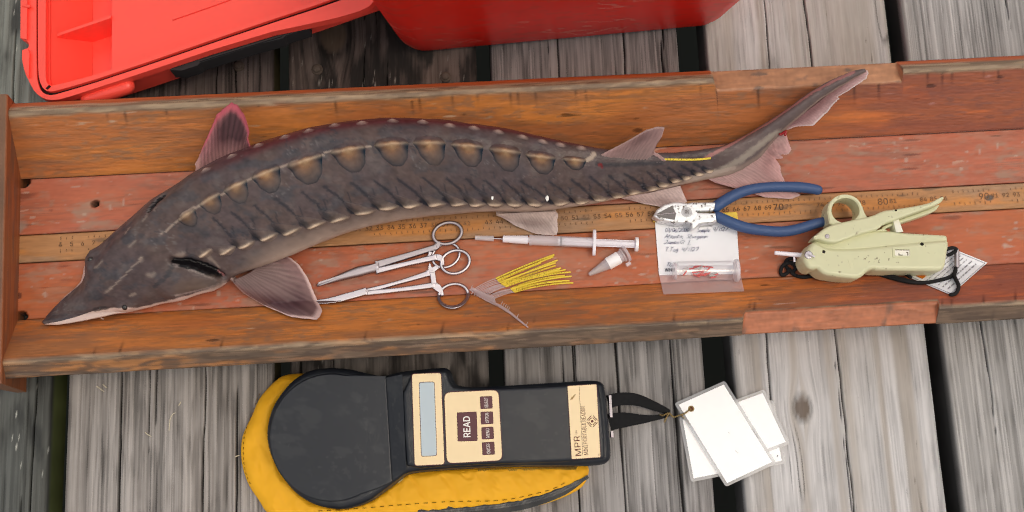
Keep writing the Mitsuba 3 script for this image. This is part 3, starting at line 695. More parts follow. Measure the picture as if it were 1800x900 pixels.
def build_body():
    n = len(ST)
    c = np.array([[(a[0] + b[0]) / 2, (a[1] + b[1]) / 2] for a, b, *_ in ST])
    s0 = np.r_[0, np.cumsum(np.linalg.norm(np.diff(c, axis=0), axis=1))]
    s = np.linspace(0, s0[-1], NS)
    h, rr, lift = (np.array([q[k] for q in ST]) for k in (2, 3, 4))
    A = np.array([at(*q[0], ZF + q[4] + .40 * q[2]) for q in ST]); B = np.array([at(*q[1], ZF + q[4] + .36 * q[2]) for q in ST])
    I = lambda y: PchipInterpolator(s0, y)(s)
    A, B, h, rr, lift = I(A), I(B), I(h), I(rr), I(lift)
    A[:, 2] = B[:, 2] = 0
    hd = ss(430, 250, s)                                              # head: flatter, wider crown
    tl = ss(1330, 1450, s)
    ar = 2 * rr - 1 + .0
    cps = []
    ar = ar + .10
    one = np.ones(NS)
    for a, z in ((ar, one), ((ar + 1) / 2 + .10 + .06 * hd, .80 * one - .06 * hd), (.93 * one, .50 * one), (one, .36 * one), (.90 * one, .15 * one), (.55 * one, .01 * one), (0 * one, 0 * one),
                 (-.55 * one, .01 * one), (-.90 * one, .17 * one), (-one, .40 * one), (-.93 * one, .56 * one), ((ar - 1) / 2 - .10 - .06 * hd, .82 * one - .06 * hd)):
        cps.append((a, z))
    a = np.array([q[0] for q in cps] + [cps[0][0]]); z = np.array([q[1] for q in cps] + [cps[0][1]])
    cs = CubicSpline(np.arange(len(cps) + 1), np.stack([a, z], -1), bc_type='periodic', axis=0)
    # parameter spacing by arc length at mid body
    t = np.linspace(0, len(cps), 2000); q = cs(t)[:, NS // 2]; q = q * [.042, .07]
    d = np.r_[0, np.cumsum(np.linalg.norm(np.diff(q, axis=0), axis=1))]
    tv = np.interp(np.linspace(0, d[-1], NV + 1)[:-1], d, t)
    R = cs(tv)                                                          # NV x NS x 2
    C, Hf = (A + B) / 2, (B - A) / 2
    P = C[None] + R[..., :1] * Hf[None]
    P[..., 2] = ZF + lift + R[..., 1] * h
    return np.swapaxes(P, 0, 1), s, tv, h                             # NS x NV x 3
BP, BS, BT, BH = build_body()
BP = rest(BP.reshape(-1, 3)).reshape(BP.shape)
def normals_of(P):
    du = np.gradient(P, axis=0); dv = (np.roll(P, -1, 1) - np.roll(P, 1, 1)) / 2
    n = np.cross(dv, du); n /= np.linalg.norm(n, axis=-1, keepdims=True) + 1e-12
    ctr = P.mean(1, keepdims=True)
    if ((n * (P - ctr)).sum(-1)).mean() < 0: n = -n
    return n
BN = normals_of(BP)
# fine folds of the skin and the ridge of the back
sg, vg = np.meshgrid(BS, BT, indexing='ij')
dist_r = np.minimum(BT, 12 - BT)[None] + 0 * sg                        # from the dorsal ridge, 0..6
q3 = BP * 1.0
lump = .0012 * (meshkit.fbm(q3 * 55, 3, 5) - .5) + .0007 * (meshkit.fbm(q3 * 190, 3, 6) - .5)
BP = BP + BN * lump[..., None]
# head: brow ridges, cheek and gill cover
BN = normals_of(BP)
vis = (BN * (CAM - BP)).sum(-1) > 0
GI = np.argwhere(vis); GT = cKDTree(proj(BP[vis]))
def locate(px, py):
    return GI[GT.query([px, py])[1]].astype(float)
def push(pts, r, amt, px=True):
    """Raises (or dents) the skin along a surveyed line."""
    global BP
    idx = np.array([locate(*p) for p in resample(np.array(pts, float), 26)])
    P = np.array([BP[int(i), int(j)] for i, j in idx])
    lo, hi = max(int(idx[:, 0].min()) - 50, 0), min(int(idx[:, 0].max()) + 50, NS)
    d = cKDTree(P).query(BP[lo:hi].reshape(-1, 3))[0].reshape(hi - lo, NV)
    BP[lo:hi] += BN[lo:hi] * (amt * np.exp(-(d / r) ** 2))[..., None]
push([(158, 500), (172, 470), (200, 436), (240, 402), (262, 385)], .007, .0016)
push([(186, 512), (215, 487), (248, 455), (262, 440)], .006, .0020)
push([(222, 540), (240, 530), (268, 510), (290, 480)], .007, .0012)
push([(160, 470), (157, 456), (163, 446)], .005, .0035)
push([(212, 540), (222, 540), (232, 537)], .0035, .0020)
push([(300, 505), (330, 490), (360, 492), (388, 495)], .011, .0040)          # gill cover
push([(310, 520), (340, 508), (370, 502)], .009, .0020)
push([(306, 459), (330, 459), (355, 466), (378, 476), (391, 483)], .0030, -.0060)  # gill slit
push([(262, 371), (273, 356), (288, 344)], .0022, -.0018)
push([(269, 380), (281, 366), (297, 350)], .004, .0010)
push([(326, 377), (370, 350), (415, 328), (470, 304), (540, 281), (612, 262), (688, 254), (755, 252), (822, 257), (888, 265), (952, 273)], .0040, .0016)
push([(318, 449), (393, 440), (467, 417), (552, 394), (637, 371), (720, 361), (803, 356), (902, 358), (984, 357), (1054, 349), (1147, 331), (1240, 304)], .0050, .0014)
BN = normals_of(BP)
GT = cKDTree(proj(BP[vis]))
PX = proj(BP)
def near_curve(pts, cyc=60):
    """Distance in metres from every skin point to a surveyed line on the skin."""
    idx = np.array([locate(*p) for p in resample(np.array(pts, float), cyc)])
    P = np.array([BP[int(i), int(j)] for i, j in idx])
    return cKDTree(P).query(BP.reshape(-1, 3))[0].reshape(NS, NV)
LAT = [(318, 449), (356, 445), (393, 440), (427, 430), (467, 417), (507, 406), (552, 394), (592, 382), (637, 371), (678, 364), (720, 361), (763, 358), (803, 356), (836, 357), (868, 357), (902, 358), (938, 357), (984, 357), (1021, 355), (1054, 349),
       (1085, 344), (1114, 338), (1147, 331), (1166, 325), (1186, 318), (1208, 313), (1229, 306), (1247, 301)]
DOR = [(326, 377), (369, 351), (414, 328), (468, 305), (537, 281), (612, 262), (688, 254), (755, 252), (822, 257), (888, 265), (952, 274), (1010, 281)]
FAR = [(362, 298), (408, 274), (453, 255), (501, 240), (542, 229), (588, 220), (636, 215), (690, 211), (744, 213), (791, 218), (833, 224), (875, 231), (918, 240), (954, 247), (986, 253), (1021, 260)]
def skin_colour():
    p = BP
    slate, brown, maroon, belly, blue = (.078, .057, .059), (.094, .062, .052), (.092, .024, .028), (.36, .265, .215), (.040, .046, .058)
    sx = PX[..., 0]
    side = np.where(BT <= 6, 1, -1)[None] + 0 * sg                     # +1 = near side
    n1 = meshkit.fbm(p * 42, 4, 11); n2 = meshkit.fbm(p * 150, 3, 12); n3 = meshkit.fbm(p * np.array([70, 110, 110]), 4, 13)
    c = np.broadcast_to(np.array(slate), p.shape).copy()
    c = lerp(c, np.array(brown), ss(.42, .62, n1) * .5)
    c = lerp(c, np.array(blue), ss(.50, .66, n3) * .55 * ss(1250, 500, sx))
    c = lerp(c, np.array((.135, .115, .11)), ss(.55, .72, meshkit.fbm(p * 95, 3, 14)) * .28)
    far = (side < 0) * ss(.15, .6, dist_r)
    c = lerp(c, np.array(maroon) * 1.0, far * ss(300, 480, sx) * ss(1120, 980, sx) * (.85 + .15 * n1))
    n5 = meshkit.fbm(p * 520, 3, 15)
    c = c * (.40 + .62 * n2 + .58 * n5)[..., None]
    # belly below the near row of plates
    dl = near_curve(LAT + [(1290, 290)], 90)
    below = (BT[None] > BT[np.array([int(locate(*q)[1]) for q in LAT])].mean()) & (side > 0)
    jl = np.interp(sx, [q[0] for q in LAT], [BT[int(locate(*q)[1])] for q in LAT])
    depth = np.where(side > 0, BT[None] - jl, -1)
    pale = ss(.0, 1.2 - .75 * ss(700, 950, sx), depth + .35 * (n1 - .5)) * ss(380, 520, sx)
    c = lerp(c, np.array((.165, .122, .105)) * (.7 + .6 * n2)[..., None], ss(-.05, .3, depth) * ss(400, 520, sx) * .8)
    c = lerp(c, np.array(belly) * (.85 + .3 * n2)[..., None], pale)
    c = lerp(c, np.array(belly), ((BT[None] > 4.6) & (BT[None] < 7.6)) * 1.0 + 0 * sg)
    # dark seams slanting down to the row, between its plates
    return c, depth
BC, DEPTH = skin_colour()
def paint_line(pts, col, w, amt, soft=.5, n=26):
    global BC
    n = max(8, int(np.linalg.norm(np.diff(np.array(pts, float), axis=0), axis=1).sum() / .7))
    idx = np.array([locate(*p) for p in resample(np.array(pts, float), n)])
    lo, hi = max(int(idx[:, 0].min()) - 40, 0), min(int(idx[:, 0].max()) + 40, NS)
    P = np.array([BP[int(i), int(j)] for i, j in idx])
    d = cKDTree(P).query(BP[lo:hi].reshape(-1, 3))[0].reshape(hi - lo, NV)
    d = d + w * .7 * (meshkit.fbm(BP[lo:hi] * 330, 2, 31) - .5)
    BC[lo:hi] = lerp(BC[lo:hi], np.array(col), ss(w, w * soft, d) * amt)
PALE = (.42, .33, .27)
for seg in ([(285, 411), (300, 398), (324, 377)], [(324, 377), (340, 366), (369, 351)], [(369, 351), (414, 328), (445, 314), (468, 305)], [(468, 305), (505, 290), (537, 281)], [(537, 281), (576, 268), (612, 262)], [(612, 262), (652, 256)]):
    paint_line(seg, PALE, .0012, .55, .2)
for seg, w in (([(220, 410), (226, 402)], .0022), ([(228, 433), (238, 424)], .0022), ([(168, 470), (180, 460)], .0020), ([(193, 509), (215, 488), (248, 454)], .0011), ([(246, 458), (250, 453)], .0024), ([(188, 513), (194, 507)], .0018), ([(262, 484), (272, 481)], .0028),
               ([(250, 389), (258, 380)], .0020), ([(270, 370), (276, 364)], .0016), ([(308, 450), (322, 449)], .0028), ([(228, 520), (238, 516)], .0016), ([(355, 442), (366, 450), (385, 470)], .0018), ([(388, 441), (398, 440)], .0022)):
    paint_line(seg, PALE, w * 1.15, .34, .05)
# underside of the snout shows pale along its edges; blotched border
px, py = PX[..., 0], PX[..., 1]
edge_near = np.interp(px, [78, 90, 120, 140, 165, 200, 240, 290, 330, 365, 392, 420], [569, 567, 560, 552, 544, 541, 541, 530, 519, 508, 499, 492])
wob = 5 * (meshkit.fbm(BP * 160, 3, 41) - .5)
nearside = (BT[None] < 6) & (BT[None] > 1.2)
BC = lerp(BC, np.array((.55, .42, .38)), np.clip(ss(-1.5, 1.5, py - edge_near + wob) * nearside * (px < 402), 0, 1))
edge_far = np.interp(px, [76, 100, 144, 150], [560, 534, 496, 480])
BC = lerp(BC, np.array((.58, .42, .38)), ss(2.0, -1.0, py - edge_far + wob * .5) * (px < 149) * .9)
paint_line([(97, 571), (130, 567), (170, 560), (240, 546)], (.55, .43, .39), .0025, .8)
paint_line([(308, 520), (350, 510), (380, 502), (398, 494)], (.36, .28, .26), .0014, .6, .2)
paint_line([(307, 465), (330, 471), (352, 480), (375, 489)], (.24, .20, .19), .0016, .6)           # rim of the gill cover
for seg in ([(306, 459), (330, 459), (355, 465), (378, 475), (392, 483)],):
    paint_line(seg, (.006, .005, .006), .0034, 1.0, .8); paint_line([(322, 461), (345, 466), (366, 473), (380, 479)], (.005, .004, .005), .0056, 1.0, .8)
paint_line([(384, 476), (394, 484)], (.20, .07, .07), .0016, .9)
paint_line([(262, 371), (272, 357), (287, 345)], (.006, .005, .006), .0029, 1.0, .7)
paint_line([(256, 380), (262, 366), (275, 350), (288, 342)], (.20, .17, .165), .0010, .5)
paint_line([(318, 508), (345, 500), (385, 498)], (.115, .078, .060), .0095, .55, .2)
paint_line([(330, 507), (360, 503)], (.16, .11, .085), .004, .4, .1)
paint_line([(272, 503), (283, 494), (296, 484), (303, 466)], (.03, .03, .036), .0024, .7)
paint_line([(170, 500), (190, 490), (205, 482)], (.045, .04, .045), .0016, .5)
paint_line([(165, 545), (176, 542), (188, 541)], (.03, .027, .03), .0022, .8)
for q in DOR[3:]:                                                          # dark skin between the plates of the back
    pass
# slanting dark seams above the near row
for i, (x, y) in enumerate(LAT[2:-1]):
    x2, y2 = LAT[i + 3]; mx, my = (x * .35 + x2 * .65), (y * .35 + y2 * .65)
    L = float(np.interp(x, [400, 600, 850, 1050, 1150, 1240], [52, 50, 44, 36, 26, 14])); W = (x2 - x)
    paint_line([(mx + 2, my - 1), (mx - W * .55, my - L * .55), (mx - W * 1.15, my - L * .95)], (.016, .018, .026), .0020, .70, .2)
    paint_line([(mx, my - 3), (mx - W * .12, my - L * .38), (mx - W * .22, my - L * .7)], (.02, .023, .031), .0013, .55)
    paint_line([(mx - W * .15, my - 6), (mx + W * .1, my - 2)], (.010, .011, .017), .0034, .9, .4)
# marbling: thin dark and pale veins
rng = random.Random(8)
veins = np.abs(meshkit.fbm(BP * np.array([60, 75, 75]), 4, 51) - .5)
BC = lerp(BC, np.array((.03, .034, .045)), ss(.016, .004, veins) * ss(.5, .62, meshkit.fbm(BP * 28, 3, 52)) * .6 * (DEPTH < .1))
veins = np.abs(meshkit.fbm(BP * np.array([85, 95, 95]), 3, 53) - .5)
BC = lerp(BC, np.array((.24, .22, .22)), ss(.012, .003, veins) * ss(.52, .66, meshkit.fbm(BP * 33, 3, 54)) * .24 * (DEPTH < .1))
tailk = ss(1230, 1330, PX[..., 0]) * .6
BC = lerp(BC, np.array((.155, .118, .115)) * (.75 + .5 * meshkit.fbm(BP * 120, 3, 57))[..., None], tailk)
# tail stalk: pink leading edge, pale lower band
paint_line([(1240, 278), (1304, 243), (1351, 216), (1390, 189), (1430, 161), (1470, 140), (1500, 127)], (.38, .17, .16), .0022, .75)
paint_line([(1225, 312), (1262, 302), (1300, 283), (1340, 252), (1366, 232)], (.36, .31, .26), .0050, .65, .2)
paint_line([(1205, 316), (1250, 306), (1290, 295)], (.42, .33, .28), .003, .6)
paint_line([(1050, 289), (1090, 290), (1130, 288), (1165, 286)], (.028, .028, .034), .0030, .7, .2)
paint_line([(1052, 290), (1057, 289), (1059, 293)], (.16, .012, .014), .0014, .95)
paint_line([(1030, 283), (1040, 277), (1045, 270)], (.45, .36, .28), .0022, .7)

fish = thing('sturgeon', 'long dark grey sturgeon with rows of bony plates lying belly down in the trough', 'fish')
bf = grid_faces(NS, NV, closed_m=True)
body = tm(BP, bf)
cap0 = BP[0].mean(0); cap1 = BP[-1].mean(0); e = np.arange(NV); e2 = (e + 1) % NV
body = tm(np.vstack([BP.reshape(-1, 3), cap0, cap1]), np.vstack([bf, np.stack([e, e2, np.full(NV, NS * NV)], 1), np.stack([e + (NS - 1) * NV, np.full(NV, NS * NV + 1), e2 + (NS - 1) * NV], 1)]))
if body.volume < 0: body.invert()
add('body', body, 'm_skin', fish, smooth=True, color=np.clip(np.vstack([BC.reshape(-1, 3), BC[0].mean(0), BC[-1].mean(0)]), .004, .9))

def bsurf(i, j):
    """Skin point, normal and colour at fractional grid indices."""
    cc = np.array([i.ravel(), np.mod(j.ravel(), NV)])
    Ppad = np.concatenate([BP, BP[:, :1]], 1); Npad = np.concatenate([BN, BN[:, :1]], 1); Cpad = np.concatenate([BC, BC[:, :1]], 1)
    g = lambda A: np.stack([map_coordinates(A[..., k], cc, order=1, mode='nearest') for k in range(3)], -1)
    return g(Ppad), g(Npad), g(Cpad)

def plate(center_px, outline, keel, height, colf, seed, nr=15, na=56):
    """A bony plate on the skin. outline: star-shaped polygon in metres (along the body to the tail, across to the near side)."""
    ci, cj = locate(*center_px)
    i, j = int(np.clip(ci, 3, NS - 4)), int(cj)
    ds = np.linalg.norm(BP[i + 3, j] - BP[i - 3, j]) / 6
    dv = np.linalg.norm(BP[i, (j + 2) % NV] - BP[i, (j - 2) % NV]) / 4
    # which way along the ring is "near"
    sgn = 1.0
    o = resample(np.vstack([outline, outline[:1]]), 160)
    ang = np.arctan2(o[:, 1], o[:, 0]); rad = np.hypot(o[:, 0], o[:, 1]); k = np.argsort(ang)
    phi = np.linspace(-np.pi, np.pi, na, endpoint=False)
    R = np.interp(phi, ang[k], rad[k], period=2 * np.pi)
    r = np.linspace(0, 1, nr) ** .85
    X = r[:, None] * (R * np.cos(phi))[None]; Y = r[:, None] * (R * np.sin(phi))[None]
    P, N, C = bsurf(ci + X / ds, cj + sgn * Y / dv)
    rg = np.repeat(r, na)
    x, y = X.ravel(), Y.ravel()
    hh = (height if np.ndim(height) == 0 else 0) * (1 - rg ** 3) - .0012 * ss(.86, 1.0, rg) + keel(x, y) + .0003 * (meshkit.fbm(P * 420, 2, seed) - .5) * (1 - rg)
    V = P + N * hh[:, None]
    col = colf(x, y, rg, C, P)
    m = tm(V, grid_faces(nr, na, closed_m=True))
    fn = np.cross(m.vertices[m.faces[:, 1]] - m.vertices[m.faces[:, 0]], m.vertices[m.faces[:, 2]] - m.vertices[m.faces[:, 0]])
    if (fn * np.asarray(N)[m.faces[:, 0]]).sum() < 0: m.invert()
    return m, np.clip(col, .004, .9)

PXM = 1 / 1900.0                                                          # metres per pixel at the fish, nearly
for k, q in enumerate(DOR):
    s = .92 * float(np.interp(q[0], [326, 400, 540, 760, 900, 960, 1010], [21, 24, 35, 32, 31, 30, 24])) * PXM
    d = float(np.interp(q[0], [326, 400, 540, 760, 900, 960, 1010], [26, 34, 46, 44, 40, 36, 20])) * PXM * 1.02
    ol = np.array([(-s, 0), (-s * .8, d * .55), (-s * .35, d * .95), (s * .25, d), (s * .72, d * .66), (s * .98, 0), (s * .8, -d * .22), (0, -d * .30), (-s * .75, -d * .22)])
    kh = .0022 if q[0] > 450 else .0012
    def keel(x, y, s=s, kh=kh): return kh * np.exp(-(y / .0030) ** 2) * np.clip(1.1 - ((x + .1 * s) / (s * 1.1)) ** 2, 0, 1)
    def colf(x, y, rg, C, P, s=s, d=d, k=k):
        n = meshkit.fbm(P * 260, 3, 60 + k); n2 = meshkit.fbm(P * 90, 3, 80 + k)
        faint = float(np.interp(DOR[k][0], [330, 460], [.45, 1.0]))
        c = lerp(C * .55 + .45 * np.array((.085, .066, .058)), np.array((.25, .118, .052)), np.exp(-((x + .08 * s) / (s * .46)) ** 2 - ((y - .06 * d) / (d * .36)) ** 2) * (.6 + .8 * (n - .25)) * faint)
        c = lerp(c, np.array((.022, .026, .036)), ss(.62, .97, rg + .34 * (n2 - .5)) * .70 * ss(-.1 * d, .2 * d, y) + .85 * (ss(.35 * s, .85 * s, x) + .6 * ss(-.55 * s, -.9 * s, x)) * np.exp(-(y / (d * .5)) ** 2) * ss(-.0012, .0004, y))
        c = lerp(c, C * (1.0 + .25 * np.exp(-((y + .004) / .003) ** 2 - (x / (s * .5)) ** 2))[..., None], ss(-.0006, -.0030, y))
        crest = np.exp(-((y - .0002) / .0011) ** 2) * (.35 + .65 * np.exp(-(x / (s * .35)) ** 2))
        c = lerp(c, np.array((.52, .39, .27)), crest * .9 * (n * .6 + .5))
        c = lerp(c, np.array((.36, .23, .13)), np.exp(-((x + .02 * s) / (s * .26)) ** 2 - ((y - .0022) / .0028) ** 2) * .8 * faint)
        return c * (.72 + .56 * n)[..., None]
    m, c = plate(q, ol, keel, .0007, colf, 60 + k)
    add('back_plate', m, 'm_scute', fish, smooth=True, color=c)
for k, q in enumerate(LAT[1:]):
    p = float(np.interp(q[0], [350, 500, 650, 850, 1000, 1150, 1250], [34, 40, 42, 33, 34, 27, 18])) * PXM * .88
    d = float(np.interp(q[0], [350, 500, 650, 850, 1000, 1150, 1250], [34, 40, 42, 36, 30, 22, 12])) * PXM * .82
    ol = np.array([(-p * .55, 0), (-p * 1.0, -d * .75), (-p * .95, -d * 1.0), (-p * .5, -d * .72), (p * .15, -d * .30), (p * .52, 0), (p * .30, d * .22), (-p * .05, d * .36), (-p * .4, d * .2)])
    ol = ol + [p * .2, d * .12]
    def keel(x, y, p=p, d=d): return .0013 * np.exp(-((y - d * .10) / .0016) ** 2) * np.clip(1 - ((x) / (p * .6)) ** 2, 0, 1)
    def colf(x, y, rg, C, P, p=p, d=d, k=k):
        n = meshkit.fbm(P * 300, 3, 160 + k)
        late = float(np.interp(LAT[k + 1][0], [450, 1000, 1150], [0, .45, .85]))
        c = C * .85 + .15 * np.array((.075, .055, .050))
        c = lerp(c, np.array((.235, .165, .115)), np.clip(np.exp(-(x / (p * .5)) ** 2) * ss(-d * .6, .05 * d, y) * (.12 + late * .8), 0, 1))
        c = lerp(c, np.array((.155, .115, .098)), ss(d * .12, d * .3, y) * .8)
        c = lerp(c, np.array((.025, .028, .038)), ss(.72, 1.0, rg) * .55 * (y < d * .05))
        c = lerp(c, np.array((.64, .49, .36)), np.exp(-((y - d * .10) / .0012) ** 2) * np.exp(-((x - p * .02) / (p * .36)) ** 2) * .95)
        return c * (.7 + .6 * n)[..., None]
    m, c = plate(q, ol, keel, .0005, colf, 160 + k, nr=14, na=44)
    add('side_plate', m, 'm_scute', fish, smooth=True, color=c)
for k, q in enumerate(FAR):
    p = 12 * PXM; d = 6 * PXM
    a = np.linspace(0, 2 * np.pi, 18, endpoint=False); ol = np.c_[p * np.cos(a), d * np.sin(a)]
    def keel(x, y): return .0016 * np.exp(-(x / .0034) ** 2 - (y / .0024) ** 2)
    def colf(x, y, rg, C, P): return lerp(C, np.array((.36, .25, .215)), np.exp(-(x / .0036) ** 2 - (y / .0019) ** 2) * .85)
    m, c = plate((q[0], q[1] + 1.5), ol, keel, .0006, colf, 260 + k, nr=9, na=28)
    add('far_plate', m, 'm_scute', fish, smooth=True, color=c)

mat('m_eye', two(princ((.02, .018, .018), .15, .6)))
for (x, y, r) in ((220, 540, .0027), (158, 455, .0028)):
    i, j = locate(x, y).astype(int); s_ = trimesh.creation.icosphere(3, r); s_.apply_translation(BP[i, j] - BN[i, j] * r * .45)
    add('eye', s_, 'm_eye', fish)
i, j = locate(176, 542).astype(int); s_ = trimesh.creation.icosphere(2, .0013); s_.apply_translation(BP[i, j] - BN[i, j] * .0006); add('nostril', s_, 'm_eye', fish)
mat('m_barbel', two(princ((.55, .40, .34), .5, .4)))
for pts in ([(178, 556), (181, 561), (184, 563), (181, 565)],):
    add('barbel', round_tube(smooth_path(ats(pts, ZF + .004), 10), .0007, 8), 'm_barbel', fish)

def fin(base, tip, zb, zt, colf, seed, nu=90, nv=44, tb=.0030, te=.0005, rays=26, bow=0.0, rag=1.5, warp=None):
    """A fin membrane between a base line and a tip line (survey pixels with heights); rays are ridges that fan from base to tip."""
    b, t = resample(np.array(base, float), nu), resample(np.array(tip, float), nu)
    rg = np.random.default_rng(seed)
    jag = rag * (nz(np.arange(nu) * .9, 0, seed) - .5) + rag * .6 * (rg.random(nu) - .5)
    if rag:
        d = t - b; t = t + d / (np.linalg.norm(d, axis=1, keepdims=True) + 1e-9) * jag[:, None]
    u, v = np.linspace(0, 1, nu), np.linspace(0, 1, nv)
    zb_, zt_ = np.interp(u, np.linspace(0, 1, len(np.atleast_1d(zb))), np.atleast_1d(zb)), np.interp(u, np.linspace(0, 1, len(np.atleast_1d(zt))), np.atleast_1d(zt))
    Bp = np.array([at(*q, z) for q, z in zip(b, zb_)]); Tp = np.array([at(*q, z) for q, z in zip(t, zt_)])
    P = Bp[:, None] * (1 - v)[None, :, None] + Tp[:, None] * v[None, :, None]
    P[..., 2] += (bow * np.sin(np.pi * v))[None]
    U, V = np.meshgrid(u, v, indexing='ij')
    ridge = .5 + .5 * np.cos(2 * np.pi * rays * (U + .05 * (nz(V * 3, U * 9, seed) - .5)))
    ridge = ridge * (.35 + .9 * fb(U * 9, V * 4, seed + 7, 2))
    n = np.cross(np.gradient(P, axis=0), np.gradient(P, axis=1)); n /= np.linalg.norm(n, axis=-1, keepdims=True) + 1e-12
    n *= np.where(n[..., 2:] < 0, -1, 1)
    th = tb * (1 - V) ** 1.3 + te
    th = th + .0016 * np.exp(-(U / .05) ** 2) * (1 - V * .6)                # stout leading ray
    top = P + n * (th / 2 + .00028 * ridge * (1 - .4 * V) + .0008 * (fb(U * 4, V * 3, seed + 1, 3) - .5))[..., None]
    bot = P - n * (th / 2)[..., None]
    C = colf(U, V, ridge, fb(U * 8, V * 6, seed + 2, 4), fb(U * 60, V * 8, seed + 3, 3))
    verts = np.vstack([top.reshape(-1, 3), bot.reshape(-1, 3)]); f = grid_faces(nu, nv)
    k = nu * nv
    rim = np.r_[np.arange(nv), (np.arange(1, nu) * nv + nv - 1), (nu - 1) * nv + np.arange(nv - 2, -1, -1), np.arange(nu - 2, 0, -1) * nv]
    r2 = np.roll(rim, -1)
    m = tm(verts, np.vstack([f, f[:, ::-1] + k, np.stack([rim, rim + k, r2 + k], 1), np.stack([rim, r2 + k, r2], 1)]))
    if m.volume < 0: m.invert()
    C = np.clip(np.vstack([C.reshape(-1, 3)] * 2), .004, .9)
    return rest(m), C
def fincol(basec, tipc, dark, da, spots, edge, edgew=.1, ray=.15):
    def f(U, V, ridge, n1, n2):
        c = lerp(np.array(basec), np.array(tipc), ss(.1, .95, V))
        c = lerp(c, np.array(dark), np.clip(spots(U, V) * (.5 + n1), 0, 1) * da)
        c = c * (.46 + ray * ridge + .50 * n2 + .50 * n1)[..., None]
        return lerp(c, np.array(edge), ss(1 - edgew, 1 - edgew * .3, V + .04 * (n1 - .5)))
    return f
z = ZF
m, c = fin([(406, 484), (412, 492), (440, 480), (463, 464)], [(412, 497), (427, 514), (467, 538), (513, 557), (558, 562), (567, 547), (557, 527), (543, 493), (527, 467), (510, 453), (487, 452)], [z + .020, z + .02, z + .018], [z + .012, z + .006, z + .004, z + .005, z + .010, z + .014],
           fincol((.14, .092, .088), (.235, .145, .142), (.055, .026, .032), .95, lambda U, V: np.exp(-((U - .45) / .28) ** 2 - ((V - .72) / .3) ** 2), (.55, .39, .37), .09, .3), 301, tb=.0045, rays=18, bow=.003)
cU = ss(.16, .0, np.linspace(0, 1, 90))[:, None].repeat(44, 1).reshape(-1)
c = lerp(c, np.array((.52, .36, .33)), np.r_[cU, cU] * .9)
add('pectoral_fin', m, 'm_fin', fish, smooth=True, color=c, label='near pectoral fin spread flat on the floor with a pale pink edge')
m, c = fin([(344, 301), (350, 303), (400, 282), (441, 264)], [(347, 285), (355, 263), (372, 223), (381, 202), (395, 189), (406, 180), (417, 185), (429, 202), (435, 219), (438, 233), (435, 243), (440, 258)], [z + .028, z + .03, z + .035], [z + .034, z + .05, z + .062, z + .066, z + .064, z + .055],
           fincol((.22, .115, .115), (.27, .105, .115), (.05, .024, .028), .95, lambda U, V: 1.6 * np.exp(-((U - .62) / .25) ** 2 - ((V - .6) / .3) ** 2), (.46, .10, .13), .2, .6), 311, rag=2.6, tb=.004, rays=15, bow=.002)
c = lerp(c, np.array((.46, .27, .24)), np.r_[cU, cU] * .85)
add('pectoral_fin', m, 'm_fin', fish, smooth=True, color=c, label='far pectoral fin standing up against the board, pink and red at its edge')
m, c = fin([(1040, 284), (1100, 287), (1168, 284)], [(1044, 278), (1096, 252), (1137, 228), (1155, 223), (1168, 224), (1163, 240), (1149, 253), (1148, 265), (1165, 276), (1170, 283)], [z + .047, z + .043, z + .038], [z + .050, z + .060, z + .062, z + .058, z + .046, z + .042],
           fincol((.20, .135, .13), (.36, .225, .215), (.10, .055, .058), .75, lambda U, V: np.exp(-((U - .48) / .2) ** 2 - ((V - .75) / .3) ** 2), (.44, .31, .29), .06), 321, tb=.004, rays=24)
c = lerp(c, np.array((.36, .25, .235)), np.r_[cU, cU] * .8)
add('dorsal_fin', m, 'm_fin', fish, smooth=True, color=c)
m, c = fin([(872, 374), (930, 372), (976, 370)], [(884, 382), (907, 397), (942, 411), (960, 413), (978, 413), (981, 404), (979, 387), (981, 376)], [z + .014, z + .014, z + .016], [z + .008, z + .003, z + .004, z + .012],
           fincol((.46, .36, .32), (.50, .40, .37), (.17, .12, .11), .75, lambda U, V: np.exp(-((U - .5) / .3) ** 2 - ((V - .5) / .3) ** 2), (.55, .45, .42), .06), 331, tb=.003, rays=22)
add('pelvic_fin', m, 'm_fin', fish, smooth=True, color=c)
m, c = fin([(1092, 345), (1140, 338), (1196, 326)], [(1104, 350), (1132, 358), (1168, 364), (1190, 364), (1208, 355), (1204, 346), (1199, 336)], [z + .012, z + .012, z + .014], [z + .006, z + .004, z + .012],
           fincol((.48, .36, .335), (.52, .39, .37), (.22, .15, .14), .5, lambda U, V: np.exp(-((U - .5) / .3) ** 2 - ((V - .6) / .3) ** 2), (.55, .45, .42), .06), 341, tb=.003, rays=18)
add('anal_fin', m, 'm_fin', fish, smooth=True, color=c)
tcol = fincol((.40, .255, .24), (.50, .29, .28), (.22, .10, .10), .6, lambda U, V: np.exp(-((U - .6) / .3) ** 2 - ((V - .4) / .3) ** 2), (.50, .34, .33), .06)
m, c = fin([(1240, 312), (1290, 298), (1335, 266), (1380, 228)], [(1262, 322), (1318, 338), (1345, 347), (1390, 350), (1408, 343), (1380, 330), (1379, 318), (1372, 303), (1371, 291), (1362, 279), (1376, 278), (1375, 274), (1358, 271), (1386, 271), (1391, 262), (1386, 250), (1382, 236)], [z + .012, z + .013, z + .02, z + .028], [z + .008, z + .004, z + .004, z + .008, z + .012, z + .024],
           tcol, 351, nu=170, tb=.0035, rays=34, rag=1.2)
tail = add('tail_fin', m, 'm_fin', fish, smooth=True, color=c, label='torn pink lower lobe of the tail fin')
